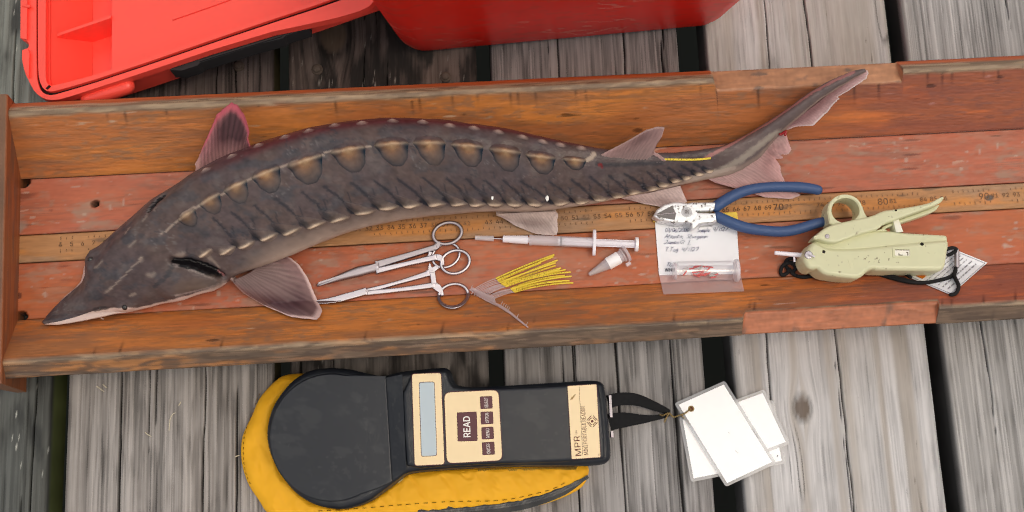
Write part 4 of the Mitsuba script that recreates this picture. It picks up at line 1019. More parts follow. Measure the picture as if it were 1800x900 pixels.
m, c = fin([(1376, 226), (1410, 200), (1450, 168), (1488, 142), (1512, 128)], [(1384, 228), (1400, 222), (1413, 221), (1430, 221), (1440, 210), (1454, 197), (1464, 184), (1476, 173), (1471, 171), (1490, 160), (1510, 147), (1523, 138), (1527, 129), (1524, 123)], [z + .030, z + .040, z + .050, z + .055, z + .057], [z + .03, z + .036, z + .040, z + .048, z + .055, z + .057],
           fincol((.24, .13, .13), (.40, .25, .25), (.14, .06, .065), .5, lambda U, V: np.exp(-((U - .3) / .3) ** 2 - ((V - .2) / .3) ** 2), (.52, .42, .41), .16), 361, nu=150, tb=.003, rays=40, rag=1.3)
add('tail_fin', m, 'm_fin', fish, smooth=True, color=c, label='ragged edge of the long upper lobe of the tail')
mat('m_blood', two(princ((.25, .008, .010), .2, .5)))
bl = smooth_path(ats([(1371, 236), (1378, 233), (1381, 231), (1380, 237)], [z + .034, z + .034, z + .034, z + .033]), 12)
add('wound', round_tube(bl, .0012, 8), 'm_blood', fish, label='red bleeding spot where the tail lobes meet')
mat('m_fleck', two(princ((.85, .85, .82), .3, .5)))
for (x, y, r) in ((866, 347, .0016), (961, 348, .0024)):
    i, j = locate(x, y).astype(int); s_ = trimesh.creation.icosphere(2, r); s_.vertices *= 1 + .35 * (meshkit.noise(np.array(s_.vertices) * 900) - .5)[:, None]
    s_.vertices *= [.7, 1.1, .6]; s_.apply_translation(BP[i, j] + BN[i, j] * .0008); add('white_fleck', s_, 'm_fleck', fish)
# ================================================================ INSTRUMENTS IN THE TROUGH
mat('m_steel', two({'type': 'roughconductor', 'material': 'Cr', 'alpha': .20, 'specular_reflectance': rgb((.76, .75, .75))}))
mat('m_steel_dull', two({'type': 'roughconductor', 'material': 'Cr', 'alpha': .34, 'specular_reflectance': rgb((.60, .58, .58))}))
def ring_path(cx, cy, rx, ry, rot, z, n=48):
    a = np.linspace(0, 2 * np.pi, n, endpoint=False); c, s = math.cos(rot), math.sin(rot)
    return ats(np.c_[cx + rx * np.cos(a) * c - ry * np.sin(a) * s, cy + rx * np.cos(a) * s + ry * np.sin(a) * c], z)
PXM0 = 0.000528                                                           # metres per pixel on the trough floor
def bar(pts, ws, z, th, r=.0006, wide=1.18):
    """A flat tapering bar along surveyed points, ws = full widths in pixels."""
    p = np.array(pts, float); n = 26
    d = np.r_[0, np.cumsum(np.linalg.norm(np.diff(p, axis=0), axis=1))]; t = np.linspace(0, d[-1], n)
    q = np.stack([np.interp(t, d, p[:, 0]), np.interp(t, d, p[:, 1])], 1) if len(p) < 3 else CubicSpline(d, p)(t)
    w = np.interp(t, d, ws)
    g = np.gradient(q, axis=0); g /= np.linalg.norm(g, axis=1, keepdims=True); nn = np.stack([-g[:, 1], g[:, 0]], 1)
    w = w * wide
    o = np.vstack([q + nn * w[:, None] / 2, (q - nn * w[:, None] / 2)[::-1]])
    return px_slab(o, z, z + th, r)
def hemostat(label, arms, grp=None):
    t = thing('hemostat', label, 'forceps', grp)
    for nm, meshes, b in arms: add(nm, rest(join(meshes)), b, t, smooth=40)
    return t
z = ZF
# lower, curved pair
zb = z + .0015
hemostat('curved steel hemostat forceps, the lower of the two, its tip lying on the near fin', [
    ('jaw', [bar([(544, 528), (562, 529.5), (585, 526.5), (605, 522), (645, 511)], [3, 7, 9, 11, 11], zb + .0014, .0036, .0012)], 'm_steel'),
    ('arm', [bar([(638, 512), (700, 496), (756, 479)], [7, 6, 9], zb, .0034, .0012), bar([(752, 480), (758, 476), (770, 468)], [9, 9, 6], zb, .003), tube(ring_path(784, 449, 25, 20, -.5, zb + .0016), .0014, 10, closed=True)], 'm_steel'),
    ('arm', [bar([(638, 515), (700, 509), (766, 500)], [8, 7, 9], zb + .0006, .0034, .0012), bar([(760, 500), (770, 506), (778, 520)], [10, 11, 4], zb + .0006, .003), tube(ring_path(797, 519.5, 26, 20, -.22, zb + .0020), .0016, 10, closed=True)], 'm_steel'),
    ('ratchet', [bar([(760, 478), (763, 499)], [8, 8], zb + .001, .0034), bar([(757, 476), (755, 462)], [7, 2], zb + .001, .0022)], 'm_steel'),
    ('screw', [disc(at(645, 511, zb + .0050), .0014, .0004, 16)], 'm_steel_dull')], None)
za = z + .0032
hemostat('straight steel hemostat forceps lying over the rings of the curved pair', [
    ('jaw', [bar([(556, 501), (590, 489), (630, 476), (668, 468)], [3.5, 9, 15, 13], za + .001, .0042, .0030)], 'm_steel_dull'),
    ('arm', [bar([(660, 465), (715, 449), (768, 433)], [11, 9, 8], za, .0042, .0012), tube(ring_path(786.5, 410, 25.5, 18.5, -.28, za + .002), .0017, 10, closed=True), bar([(757, 437), (768, 432), (773, 424)], [8, 9, 3], za, .0036)], 'm_steel_dull'),
    ('arm', [bar([(660, 476), (715, 463), (768, 451)], [9, 7.5, 9], za + .0006, .0042, .0012), tube(ring_path(800.5, 460.5, 25.5, 20, -.3, za + .0026), .0016, 10, closed=True), bar([(764, 452), (773, 453), (779, 466)], [9, 10, 3], za + .0006, .0034)], 'm_steel'),
    ('ratchet', [bar([(757, 442), (754, 451)], [5, 5], za + .001, .0028)], 'm_steel'),
    ('screw', [disc(at(663, 470, za + .0052), .0015, .0004, 16)], 'm_steel')], None)

# syringe
mat('m_clear', {'type': 'thindielectric', 'int_ior': 1.35})
mat('m_frost', {'type': 'blendbsdf', 'weight': .62, 'a': two(princ((.80, .76, .80), .3, .5)), 'b': {'type': 'thindielectric', 'int_ior': 1.4}})
mat('m_milky', two(princ((.74, .71, .76), .28, .5)))
mat('m_white', two(princ((.84, .83, .84), .35, .5)))
mat('m_pinkclear', {'type': 'blendbsdf', 'weight': .62, 'a': two(princ((.72, .60, .62), .3, .5)), 'b': {'type': 'thindielectric', 'int_ior': 1.35}})
sy = thing('syringe', 'clear plastic implanting syringe with a capped needle and white plunger', 'syringe')
zs = ZF + .0085
A_, B_ = at(835, 418, ZF + .006), at(1119, 429.5, zs)
Ls = float(np.linalg.norm(B_ - A_)); fr = lambda px: (px - 835) / 284.0
add('needle_cap', lathe(A_, B_, [(0, .0), (0, .0021), (fr(845), .0022), (fr(868), .0026), (fr(868.3), .0)], 20), 'm_frost', sy)
add('needle', lathe(A_, B_, [(fr(866), .0), (fr(866), .0007), (fr(890), .0007), (fr(890), .0)], 12), 'm_steel', sy)
add('hub', lathe(A_, B_, [(fr(884), .0), (fr(884), .0032), (fr(905), .0036), (fr(928), .0040), (fr(928.5), .0025), (fr(931), .0025)], 24), 'm_milky', sy)
add('barrel', lathe(A_, B_, [(fr(930), .0025), (fr(930), .0049), (fr(934), .0050), (fr(936), .0046), (fr(1044), .0048)], 28), 'm_frost', sy)
add('seal', lathe(A_, B_, [(fr(981), .0), (fr(981), .0043), (fr(984), .0043), (fr(984), .0)], 24), 'm_milky', sy)
add('seal_ring', lathe(A_, B_, [(fr(984.2), .0), (fr(984.2), .00465), (fr(987.5), .00465), (fr(987.5), .0)], 24), 'm_rubber', sy, label='black rubber ring of the plunger')
ax_s = (B_ - A_) / Ls; nx_s = np.cross([0, 0, 1.0], ax_s); nx_s /= np.linalg.norm(nx_s)
def flange(px, half, th, zhalf, name, bs):
    c = A_ + (B_ - A_) * fr(px); a = np.linspace(0, 2 * np.pi, 32, endpoint=False)
    ringv = lambda o: np.array([c + nx_s * half * math.cos(t) + np.array([0, 0, zhalf * math.sin(t)]) + ax_s * o for t in a])
    add(name, trimesh.convex.convex_hull(np.vstack([ringv(-th / 2), ringv(th / 2)])), bs, sy)
flange(1044.5, .0122, .0026, .0054, 'finger_flange', 'm_milky')
cr = []
for a_ in (0, math.pi / 2):
    d = nx_s * math.cos(a_) + np.array([0, 0, math.sin(a_)]); e_ = np.cross(ax_s, d)
    p0, p1 = A_ + (B_ - A_) * fr(985), B_ - ax_s * .001
    cr.append(trimesh.convex.convex_hull(np.array([p + d * s1 * .0034 + e_ * s2 * .0006 for p in (p0, p1) for s1 in (-1, 1) for s2 in (-1, 1)])))
cr.append(lathe(A_, B_, [(fr(1047), 0), (fr(1047), .0031), (fr(1116), .0028), (fr(1116), 0)], 16))
add('plunger', join(cr), 'm_milky', sy)
flange(1119, .0066, .0026, .0066, 'thumb_rest', 'm_white')

# yellow streamer tags on their clip
mat('m_yellow', two(princ((.74, .58, .05), .42, .5)))
mat('m_yellowprint', two({'type': 'diffuse', 'reflectance': rgb((.20, .16, .03))}))
tg = thing('tag_bundle', 'fan of yellow streamer tags on a clear plastic clip, lying on the trough floor', 'tags')
C6 = lambda x, y: (820 + x / 4.287, 380 + y / 4.287)
pairs = [((222, 470), (662, 290)), ((232, 482), (655, 305)), ((240, 492), (560, 352)), ((250, 500), (672, 352)), ((262, 512), (685, 332)), ((268, 516), (672, 372)), ((276, 520), (712, 390)), ((284, 524), (746, 403)), ((292, 530), (700, 402)), ((300, 530), (786, 421)),
         ((330, 548), (742, 448)), ((336, 552), (790, 453)), ((342, 560), (776, 486)), ((350, 566), (720, 492)), ((360, 573), (804, 503))]
rng = random.Random(3)
combA, combB = np.array(C6(45, 560)), np.array(C6(205, 625))
zs_ = [.0012, .003, .0012, .0048, .003, .0014, .0034, .0014, .0052, .0032, .0014, .0036, .0014, .0036, .0014]
for i, (a, b) in enumerate(pairs):
    a, b = np.array(C6(*a)), np.array(C6(*b)); zz = ZF + zs_[i]
    mid = (a + b) / 2 + np.array([0, (-4.5 if i > 8 else -1.2) + rng.uniform(-.8, .8)])
    pth = smooth_path(ats([a, mid, b], [zz, zz + .0006, zz]), 18)
    pth = rest(pth)
    k = add('tag', tube(pth, .00075, 10), 'm_yellow', tg)
    rowm = []                                                                # tiny print along the tag, too small to read
    tt = np.linspace(.08, .72 if i % 3 else .9, 22)
    for t0 in tt:
        if rng.random() < .25: continue
        q0 = pth[int(t0 * 17)] * (1 - (t0 * 17) % 1) + pth[min(int(t0 * 17) + 1, 17)] * ((t0 * 17) % 1)
        dd = pth[min(int(t0 * 17) + 1, 17)] - pth[int(t0 * 17)]; dd /= np.linalg.norm(dd); sd = np.array([-dd[1], dd[0], 0])
        bq = trimesh.creation.box((1, 1, 1)); bq.vertices = q0 + [0, 0, .00073] + bq.vertices[:, :1] * dd * rng.uniform(.0003, .0007) + bq.vertices[:, 1:2] * sd * .0008 + bq.vertices[:, 2:] * np.array([0, 0, .0001])
        rowm.append(bq)
    if rowm and i % 4 != 3: add('print', join(rowm), 'm_yellowprint', k, smooth=False, kind='stuff', label='rows of tiny dark print on the tag')
    e = combA + (combB - combA) * (i / 14); zc = ZF + .0022
    m_ = (a + e) / 2 + np.array([-1.5, -1.5])
    add('filament', tube(rest(smooth_path(ats([e, m_, a], [zc, zc + .001, zz]), 10)), .0004, 6), 'm_pinkclear', tg)
cp = [C6(18, 552), C6(45, 535), C6(75, 548), C6(150, 585), C6(205, 600), C6(222, 650), C6(260, 668), C6(330, 715), C6(470, 835), C6(462, 842), C6(325, 735), C6(235, 680), C6(150, 640), C6(80, 600)]
add('clip', rest(px_slab([tuple(q) for q in resample(np.array(cp), 90, closed=True)], ZF + .0006, ZF + .0022, .0004)), 'm_pinkclear', tg)
pg = []
for x, y in ((40, 530), (265, 655), (280, 668), (295, 676), (308, 688), (320, 696), (385, 752), (455, 812)):
    q = ats([C6(x - 5, y + 12), C6(x + 6, y - 12)], ZF + .0022); pg.append(tube(np.array([q[0], (q[0] + q[1]) / 2, q[1]]), .0003, 6))
for i in range(9):
    e = combA + (combB - combA) * (i / 8); q = ats([e + [-2, 7], e + [3, -3]], ZF + .0025); pg.append(tube(np.array([q[0], (q[0] + q[1]) / 2, q[1]]), .0003, 6))
add('peg', rest(join(pg)), 'm_frost', tg, label='small clear pegs along the clip', kind='stuff')
st = thing('streamer_tag', "single yellow streamer tag stuck in the sturgeon's back behind the dorsal fin", 'tag')
pth = smooth_path(np.array([at(1168, 280, ZF + .0415), at(1195, 280.5, ZF + .041), at(1222, 280.5, ZF + .038), at(1249, 278, ZF + .036)]), 18)
add('sleeve', tube(pth, .00095, 10), 'm_yellow', st)
add('print', join([disc(pth[k] + [0, 0, .00085], .0005, .0002, 6) for k in (1, 2, 3, 5, 6, 8, 10, 11)]), 'm_yellowprint', st, kind='stuff')

# microtube
mt = thing('sample_tube', 'small clear conical sample tube with a white paper band and an open hinged lid', 'tube')
P0, P1 = at(1035, 483, ZF + .0042), at(1096, 448, ZF + .0068)
add('tube', lathe(P0, P1, [(0, 0), (.005, .0012), (.03, .0019), (.08, .0022), (.5, .0050), (.56, .0054), (.95, .0056), (.96, .0066), (1.0, .0066), (1.0, .0052)], 28), 'm_frost', mt)
mat('m_sediment', two(princ((.36, .24, .17), .5, .4)))
add('contents', lathe(P0, P1, [(.02, 0), (.03, .0012), (.08, .0017), (.40, .0038), (.44, .0)], 18), 'm_sediment', mt, label='brownish liquid in the tip')
add('label_band', lathe(P0, P1, [(.54, .0056), (.55, .0058), (.86, .0060), (.87, .0058)], 28), 'm_white', mt)
dd = (P1 - P0) / np.linalg.norm(P1 - P0); nn = np.cross([0, 0, 1.0], dd); nn /= np.linalg.norm(nn)
cpos = P1 + dd * .0012
a = np.linspace(0, 2 * np.pi, 28, endpoint=False)
rv = lambda o, r, s: np.array([cpos + nn * (r * math.cos(t) + s) + np.array([0, 0, r * .92 * math.sin(t)]) + dd * o for t in a])
add('lid', trimesh.convex.convex_hull(np.vstack([rv(0, .0078, 0), rv(.0018, .0082, 0), rv(.0026, .0078, 0)])), 'm_frost', mt)
add('lid_tab', trimesh.convex.convex_hull(np.vstack([rv(-.004, .0018, -.0095), rv(.0005, .0018, -.0095)])), 'm_frost', mt)
hm = [lay_text('112', P0 + dd * .0215 + [0, 0, .0064] - nn * .001 , P1 + [0, 0, .0064], .0026, .0001, slant=.2)]
# ---------------------------------------------------------------- sample bag, vial
mat('m_paper', two({'type': 'diffuse', 'reflectance': rgb((.80, .81, .84))}))
mat('m_yellowtie', two(princ((.72, .50, .05), .45, .4)))
C2 = lambda x, y: (1140 + x / 3.911, 300 + y / 3.911)
bag = thing('sample_bag', 'clear sample bag with a white handwritten panel and yellow wire tie, under the pliers', 'bag')
zb = ZF + .0012
def film(corners_px, z0, amp, seed, n=40, mth=26):
    """A thin crumpled sheet between four corners (TL, TR, BR, BL)."""
    c = [np.array(q, float) for q in corners_px]
    u, v = np.meshgrid(np.linspace(0, 1, n), np.linspace(0, 1, mth), indexing='ij')
    q = (c[0] * (1 - u)[..., None] + c[1] * u[..., None]) * (1 - v)[..., None] + (c[3] * (1 - u)[..., None] + c[2] * u[..., None]) * v[..., None]
    P = np.array([at(x, y, z0) for x, y in q.reshape(-1, 2)])
    P[:, 2] += amp * (fb(P[:, 0] * 60, P[:, 1] * 90, seed, 4) - .25)
    return rest(tm(P, grid_faces(n, mth)))
pan = film([C2(44, 350), C2(605, 350), C2(628, 712), C2(72, 720)], zb, .0007, 401)
add('writing_panel', pan, 'm_paper', bag, smooth=True)
add('clear_end', film([C2(72, 718), C2(628, 710), C2(657, 830), C2(102, 852)], zb + .0004, .0035, 402, 60, 26), 'm_pinkclear', bag, smooth=True)
add('wire_tie', px_slab([C2(30, 322), C2(605, 282), C2(612, 300), C2(618, 342), C2(90, 352), C2(34, 352)], zb + .0006, zb + .0022, .0006), 'm_yellowtie', bag)
def zpan(x, y): return zb + .0007 * .42
wr = []
mat('m_pen', two({'type': 'diffuse', 'reflectance': rgb((.05, .055, .14))}))
GLYPH = {'0': [[(.3, 1), (.05, .7), (.08, .2), (.3, 0), (.52, .3), (.5, .8), (.3, 1)]], '1': [[(.3, 1), (.22, 0)]], '2': [[(.05, .8), (.3, 1), (.5, .75), (.05, 0), (.55, .05)]], '3': [[(.08, .9), (.35, 1), (.48, .75), (.25, .55), (.5, .3), (.3, 0), (.02, .1)]],
  '4': [[(.1, 1), (.02, .45), (.5, .45)], [(.45, .95), (.38, 0)]], '6': [[(.42, 1), (.1, .6), (.05, .15), (.3, 0), (.48, .25), (.3, .45), (.08, .3)]], '7': [[(.03, .95), (.52, 1), (.2, 0)]], '/': [[(.45, 1.1), (0, -.15)]], ':': [[(.1, .5), (.1, .42)], [(.08, .1), (.08, .02)]],
  ',': [[(.1, .05), (.02, -.2)]], '.': [[(.08, .05), (.1, 0)]], 'S': [[(.5, .9), (.25, 1), (.08, .75), (.45, .35), (.25, 0), (.0, .12)]], 'A': [[(0, 0), (.3, 1), (.5, 0)], [(.1, .4), (.5, .42)]], 'J': [[(.1, 1), (.6, 1)], [(.4, 1), (.32, .1), (.12, 0), (0, .2)]],
  'R': [[(.08, 0), (.12, 1), (.45, .85), (.38, .55), (.1, .5), (.5, 0)]], 'I': [[(.2, 1), (.15, 0)], [(.02, 1), (.36, 1)], [(0, 0), (.32, 0)]], 'T': [[(0, .95), (.6, 1)], [(.3, 1), (.24, 0)]], 'L': [[(.1, 1), (.04, 0), (.5, .05)]],
  'a': [[(.38, .5), (.1, .45), (.03, .1), (.25, .05), (.38, .5), (.42, .02)]], 'm': [[(0, .5), (.02, 0), (.05, .4), (.2, .5), (.24, 0), (.28, .42), (.42, .5), (.48, 0)]], 'p': [[(.08, .5), (0, -.4)], [(.06, .4), (.3, .5), (.35, .2), (.05, .08)]], 'l': [[(.12, 1), (.05, 0)]],
  'e': [[(.02, .28), (.36, .3), (.25, .52), (.04, .3), (.12, .02), (.4, .1)]], 't': [[(.15, .95), (.12, 0), (.3, .05)], [(0, .6), (.32, .62)]], 'n': [[(.02, .5), (0, 0), (.08, .4), (.28, .48), (.34, 0)]], 'i': [[(.08, .5), (.06, 0)], [(.1, .75), (.12, .7)]],
  'c': [[(.36, .42), (.15, .5), (.02, .2), (.2, 0), (.38, .1)]], 'u': [[(.02, .5), (.05, .08), (.25, .05), (.32, .5), (.36, 0)]], 'r': [[(.02, .5), (.04, 0), (.08, .35), (.3, .48)]], 'g': [[(.34, .5), (.08, .42), (.06, .1), (.3, .1), (.34, .5), (.3, -.3), (.05, -.35)]],
  'o': [[(.2, .5), (.02, .25), (.18, 0), (.36, .25), (.2, .5)]], 's': [[(.3, .45), (.08, .42), (.28, .15), (.02, .02)]]}
def hand(txt, x0, y0, x1, y1, hpx, seed):
    """Handwriting as thin pen strokes lying on the panel."""
    p, q = at(*C2(x0, y0), zb + .00062), at(*C2(x1, y1), zb + .00062)
    rg = random.Random(seed); H = hpx / 3.911 * PXM0; strokes, x = [], 0.0
    for chh in txt:
        if chh == ' ': x += .5; continue
        dy, sc = rg.uniform(-.06, .06), rg.uniform(.9, 1.12); wd = 0
        for st in GLYPH[chh]:
            g = np.array(st) * [1, sc] + [0, dy]; g[:, 0] += .30 * g[:, 1]; wd = max(wd, np.array(st)[:, 0].max()); strokes.append(g + [x, 0])
        x += wd + .14
    total = max(g[:, 0].max() for g in strokes); Ln = float(np.linalg.norm(q - p)); ex = (q - p) / Ln; ey = np.array([-ex[1], ex[0], 0])
    for g in strokes:
        pts = p + g[:, :1] / total * Ln * ex + g[:, 1:] * H * ey
        pts = smooth_path(pts, 4 * len(pts)) if len(pts) > 2 else resample(pts, 4)
        wr.append(tube(pts, .00021, 4, flat=.5))
hand('03/06/2006', 112, 422, 278, 420, 27, 1); hand('Sample: 4/1127', 332, 424, 548, 412, 27, 2)
hand('Atlantic Sturgeon', 110, 464, 402, 464, 25, 3); hand('James R I,', 105, 502, 290, 505, 27, 4); hand('T.Tag: 4/1127', 112, 556, 346, 552, 27, 5); hand('TL', 122, 655, 162, 655, 22, 6)
add('handwriting', join(wr), 'm_pen', bag, smooth=False)
pr = [lay_text('FILL LINE', at(*C2(345, 384), zb + .00055), at(*C2(438, 382), zb + .00055), .0016, .0001, True, width=93 / 3.911 * PXM0),
      lay_text('FILL LINE', at(*C2(140, 384), zb + .00055), at(*C2(240, 383), zb + .00055), .0016, .0001, True, width=100 / 3.911 * PXM0),
      lay_text('WHI', at(*C2(112, 694), zb + .00055), at(*C2(200, 692), zb + .00055), .0030, .0001, True, width=62 / 3.911 * PXM0)]
add('printed_text', join(pr), 'm_ink', bag, smooth=False)

vial = thing('vial', 'clear glass vial lying on the handwritten sample bag with red capsules inside', 'vial')
zv = ZF + .0108
V0, V1 = at(1184, 476.5, zv), at(1293, 475.5, zv)
add('glass', lathe(V0, V1, [(.0, .0), (.0, .0080), (.01, .0084), (1.0, .0084), (1.0, 0)], 32), 'm_clear', vial)
add('base', lathe(V0, V1, [(.0, .0), (.002, .0078), (.035, .0080), (.037, .0)], 32), 'm_frost', vial)
vd = (V1 - V0) / np.linalg.norm(V1 - V0); vn = np.cross([0, 0, 1.0], vd); vn /= np.linalg.norm(vn)
a = np.linspace(0, 2 * np.pi, 28, endpoint=False)
rv = lambda o, r: np.array([V1 + vn * r * math.cos(t) + np.array([0, 0, r * .9 * math.sin(t)]) + vd * o for t in a])
add('stopper', trimesh.convex.convex_hull(np.vstack([rv(-.0005, .0104), rv(.0012, .0108), rv(.0024, .0104)])), 'm_frost', vial)
n = 22; th = np.linspace(.25, 1.15, n); xs = np.linspace(.06, .93, 14)
lab = np.array([[V0 + (V1 - V0) * x + vn * .0087 * math.cos(t) + np.array([0, 0, .0087 * math.sin(t)]) for t in th] for x in xs])
add('paper_label', tm(lab, grid_faces(14, n)), 'm_paper', vial, smooth=True, label='strip of white paper label along the upper side')
mat('m_redcap', two(princ((.60, .10, .10), .3, .5))); mat('m_greycap', two(princ((.45, .47, .46), .3, .5)))
rng = random.Random(17)
for k in range(22):
    x = rng.uniform(.18, .70); off_ = rng.uniform(-.0055, .0055); zz = ZF + .0046 + rng.uniform(0, .0035); an = rng.uniform(-.5, .5) + (1.2 if k < 3 else 0)
    c = V0 + (V1 - V0) * x + vn * off_; c[2] = zz
    d = np.array([math.cos(an), math.sin(an), 0]) * .0022 * (1.3 if k % 3 == 0 else 1)
    add('red_capsule' if k % 5 else 'grey_capsule', round_tube(np.array([c - d, c, c + d]), .00068, 8, ends=4), 'm_redcap' if k % 5 else 'm_greycap',
        label='tiny red tag capsule lying inside the clear vial' if k % 5 else 'tiny grey tag capsule lying among the red ones in the vial', cat='capsule', group='red capsules in the vial' if k % 5 else 'grey capsules in the vial')

# ---------------------------------------------------------------- pliers
mat('m_worn', two(bump({'type': 'blendbsdf', 'weight': mikit.proc(lambda p, n, uv: mikit.smoothstep(.56, .70, mikit.fbm(p.x * 420, p.y * 420, p.z * 420, 4))),
                        'a': princ((.74, .75, .76), .30, .5, metallic=.55), 'b': princ((.10, .08, .07), .6, .4)}, lambda p, n, uv: mikit.fbm(p.x * 500, p.y * 500, p.z * 500, 3), .0003)))
mat('m_jawdark', two(princ((.13, .12, .12), .42, .5, metallic=.6)))
mat('m_blue', two(bump(princ((.038, .078, .190), .50, .4), lambda p, n, uv: mikit.fbm(p.x * 700, p.y * 700, p.z * 700, 2), .0003)))
pl = thing('cutting_pliers', 'worn steel side cutting pliers with blue dipped handles', 'pliers')
zp = ZF + .004
head = [C2(*q) for q in ((34, 305), (60, 265), (110, 230), (180, 213), (232, 216), (270, 222), (300, 216), (460, 216), (456, 262), (440, 276), (335, 279), (335, 286), (462, 290), (470, 352), (350, 363), (318, 398), (296, 398), (296, 364), (260, 350), (240, 362), (160, 356), (80, 340), (42, 318))]
jaws = [q for q in head]
add('jaw_block', px_slab(head, zp, zp + .0125, .0018), 'm_worn', pl)
wedge = [C2(*q) for q in ((48, 300), (165, 238), (182, 282), (192, 290), (180, 338), (66, 318))]
add('cutting_face', px_slab(wedge, zp + .010, zp + .0129, .0002), 'm_jawdark', pl, label='dark ground cutting faces of the jaws')
add('cutting_edge', px_slab([C2(44, 301), C2(188, 286), C2(188, 292), C2(48, 306)], zp + .0125, zp + .0136, .0003), 'm_steel_dull', pl)
cj = at(*C2(262, 284), zp + .0126)
tor = tube(np.array([cj + [.0046 * math.cos(t), .0046 * math.sin(t), .0] for t in np.linspace(0, 2 * np.pi, 36, endpoint=False)]), .00035, 6, closed=True)
mat('m_stamp', two(princ((.42, .42, .43), .5, .4)))
add('pivot', join([tor, disc(cj - [0, 0, .0004], .0040, .0005, 24)]), 'm_stamp', pl, label='round stamped rivet of the pliers')
bars_ = [trimesh.creation.box((.0007, .0036, .0002), transform=trimesh.transformations.translation_matrix(cj + [(k - 1) * .0013, .0004 * (k % 2), .0004])) for k in range(3)]
add('stamp', join(bars_), 'm_jawdark', pl, smooth=False, label='stamped emblem, worn')
def handle(pts, r):
    p = smooth_path(ats(pts, [zp + .007, zp + .008, zp + .0085] + [zp + .0085] * (len(pts) - 3)), 44)
    rr = np.interp(np.linspace(0, 1, 44), np.linspace(0, 1, len(r)), r)
    return round_tube(p, rr, 18, ends=7, flat=1.0)
add('handle', handle([(1259, 363), (1280, 349), (1310, 335.5), (1350, 329), (1390, 328.5), (1422, 331), (1437, 334)], [.0052, .0052, .0048, .0046, .0048, .0050, .0046]), 'm_blue', pl)
add('handle', handle([(1262, 381), (1284, 391), (1310, 400), (1345, 405.5), (1375, 407), (1405, 402), (1434, 393), (1446, 390)], [.0050, .0052, .0050, .0049, .0049, .0049, .0048, .0045]), 'm_blue', pl)
mat('m_handlecore', 0 or two(princ((.3, .3, .3), .4, .5, metallic=.8)))

# ---------------------------------------------------------------- tagging gun, its cord and card
def dirt(p, n, uv):
    a = mikit.smoothstep(.66, .78, mikit.fbm(p.x * 330, p.y * 330, p.z * 200, 4)) * mikit.smoothstep(.50, .60, mikit.fbm(p.x * 55, p.y * 55, p.z * 55, 3))
    return mikit.mix((.565, .565, .365), (.16, .12, .07), a * .85)
mat('m_gun', two(princ(mikit.proc(dirt), .40, .45)))
C3 = lambda x, y: (1350 + x / 4.5, 320 + y / 4.5)
C4 = lambda x, y: (1540 + x / 4.5, 320 + y / 4.5)
gtilt = lambda d: np.clip((d + .055) / .065, 0, 1.5) * .0085
_add = add
def add(name, mesh, bsdf, parent=None, **k):
    if parent == 'tagging_gun': mesh = rest(mesh, gtilt)
    return _add(name, mesh, bsdf, parent, **k)
gun = thing('tagging_gun', 'pale green hand held tagging gun with a finger ring and squeeze lever', 'tagging gun')
zg = ZF + .0015
gb = [C3(272, 600), C3(282, 560), C3(305, 530), C3(355, 462), C3(400, 480), C3(440, 505), C3(480, 519), C3(560, 526), C3(700, 524), C3(850, 510), C3(990, 490), C4(300, 476), C4(550, 452), C4(582, 458), C4(585, 500), C4(572, 570), C4(562, 640), C4(555, 672), C4(535, 698), C4(500, 706), C4(300, 703), C4(0, 699), C3(850, 690), C3(812, 694), C3(785, 714), C3(755, 745), C3(718, 765), C3(650, 764), C3(540, 750), C3(445, 734), C3(400, 700), C3(385, 682), C3(360, 694), C3(318, 686), C3(290, 650)]
ct = (1540, 445)
add('body', px_slab([(x * .99 + ct[0] * .01, y * .975 + ct[1] * .025) for x, y in gb], zg, zg + .026, .0042, n=7, k=1), 'm_gun', gun)
ub = [C3(360, 462), C3(420, 468), C3(500, 476), C3(560, 462), C3(640, 430), C3(720, 404), C3(800, 386), C3(900, 386), C3(990, 388), C4(200, 401), C4(400, 411), C4(540, 419), C4(560, 424), C4(566, 440), C4(566, 475), C4(300, 500), C3(990, 510), C3(700, 540), C3(480, 540), C3(390, 505)]
add('upper_body', px_slab(ub, zg + .001, zg + .0215, .0022, n=5, k=1), 'm_gun', gun)
lv = [C3(358, 452), C3(378, 425), C3(402, 400), C3(440, 370), C3(482, 346), C3(580, 318), C3(700, 292), C3(830, 266), C4(60, 224), C3(985, 216), C4(150, 213), C4(300, 190), C4(390, 172), C4(450, 152), C4(500, 124), C4(530, 112), C4(540, 116), C4(538, 132), C4(520, 158), C4(490, 176), C4(400, 210), C4(200, 282), C4(60, 330), C3(880, 370), C3(800, 390), C3(700, 420), C3(600, 458), C3(552, 476), C3(505, 478), C3(450, 468), C3(410, 450), C3(380, 444)]
add('lever', px_slab(lv, zg + .012, zg + .0305, .0022, n=5, k=1), 'm_gun', gun)
lv2 = [C3(760, 405), C3(900, 372), C4(60, 345), C4(200, 292), C4(400, 222), C4(496, 178), C4(500, 184), C4(488, 208), C4(466, 230), C4(400, 256), C4(190, 326), C4(60, 370), C3(960, 385), C3(850, 400)]
add('lever_flange', px_slab(lv2, zg + .006, zg + .0195, .0012, k=1), 'm_gun', gun)
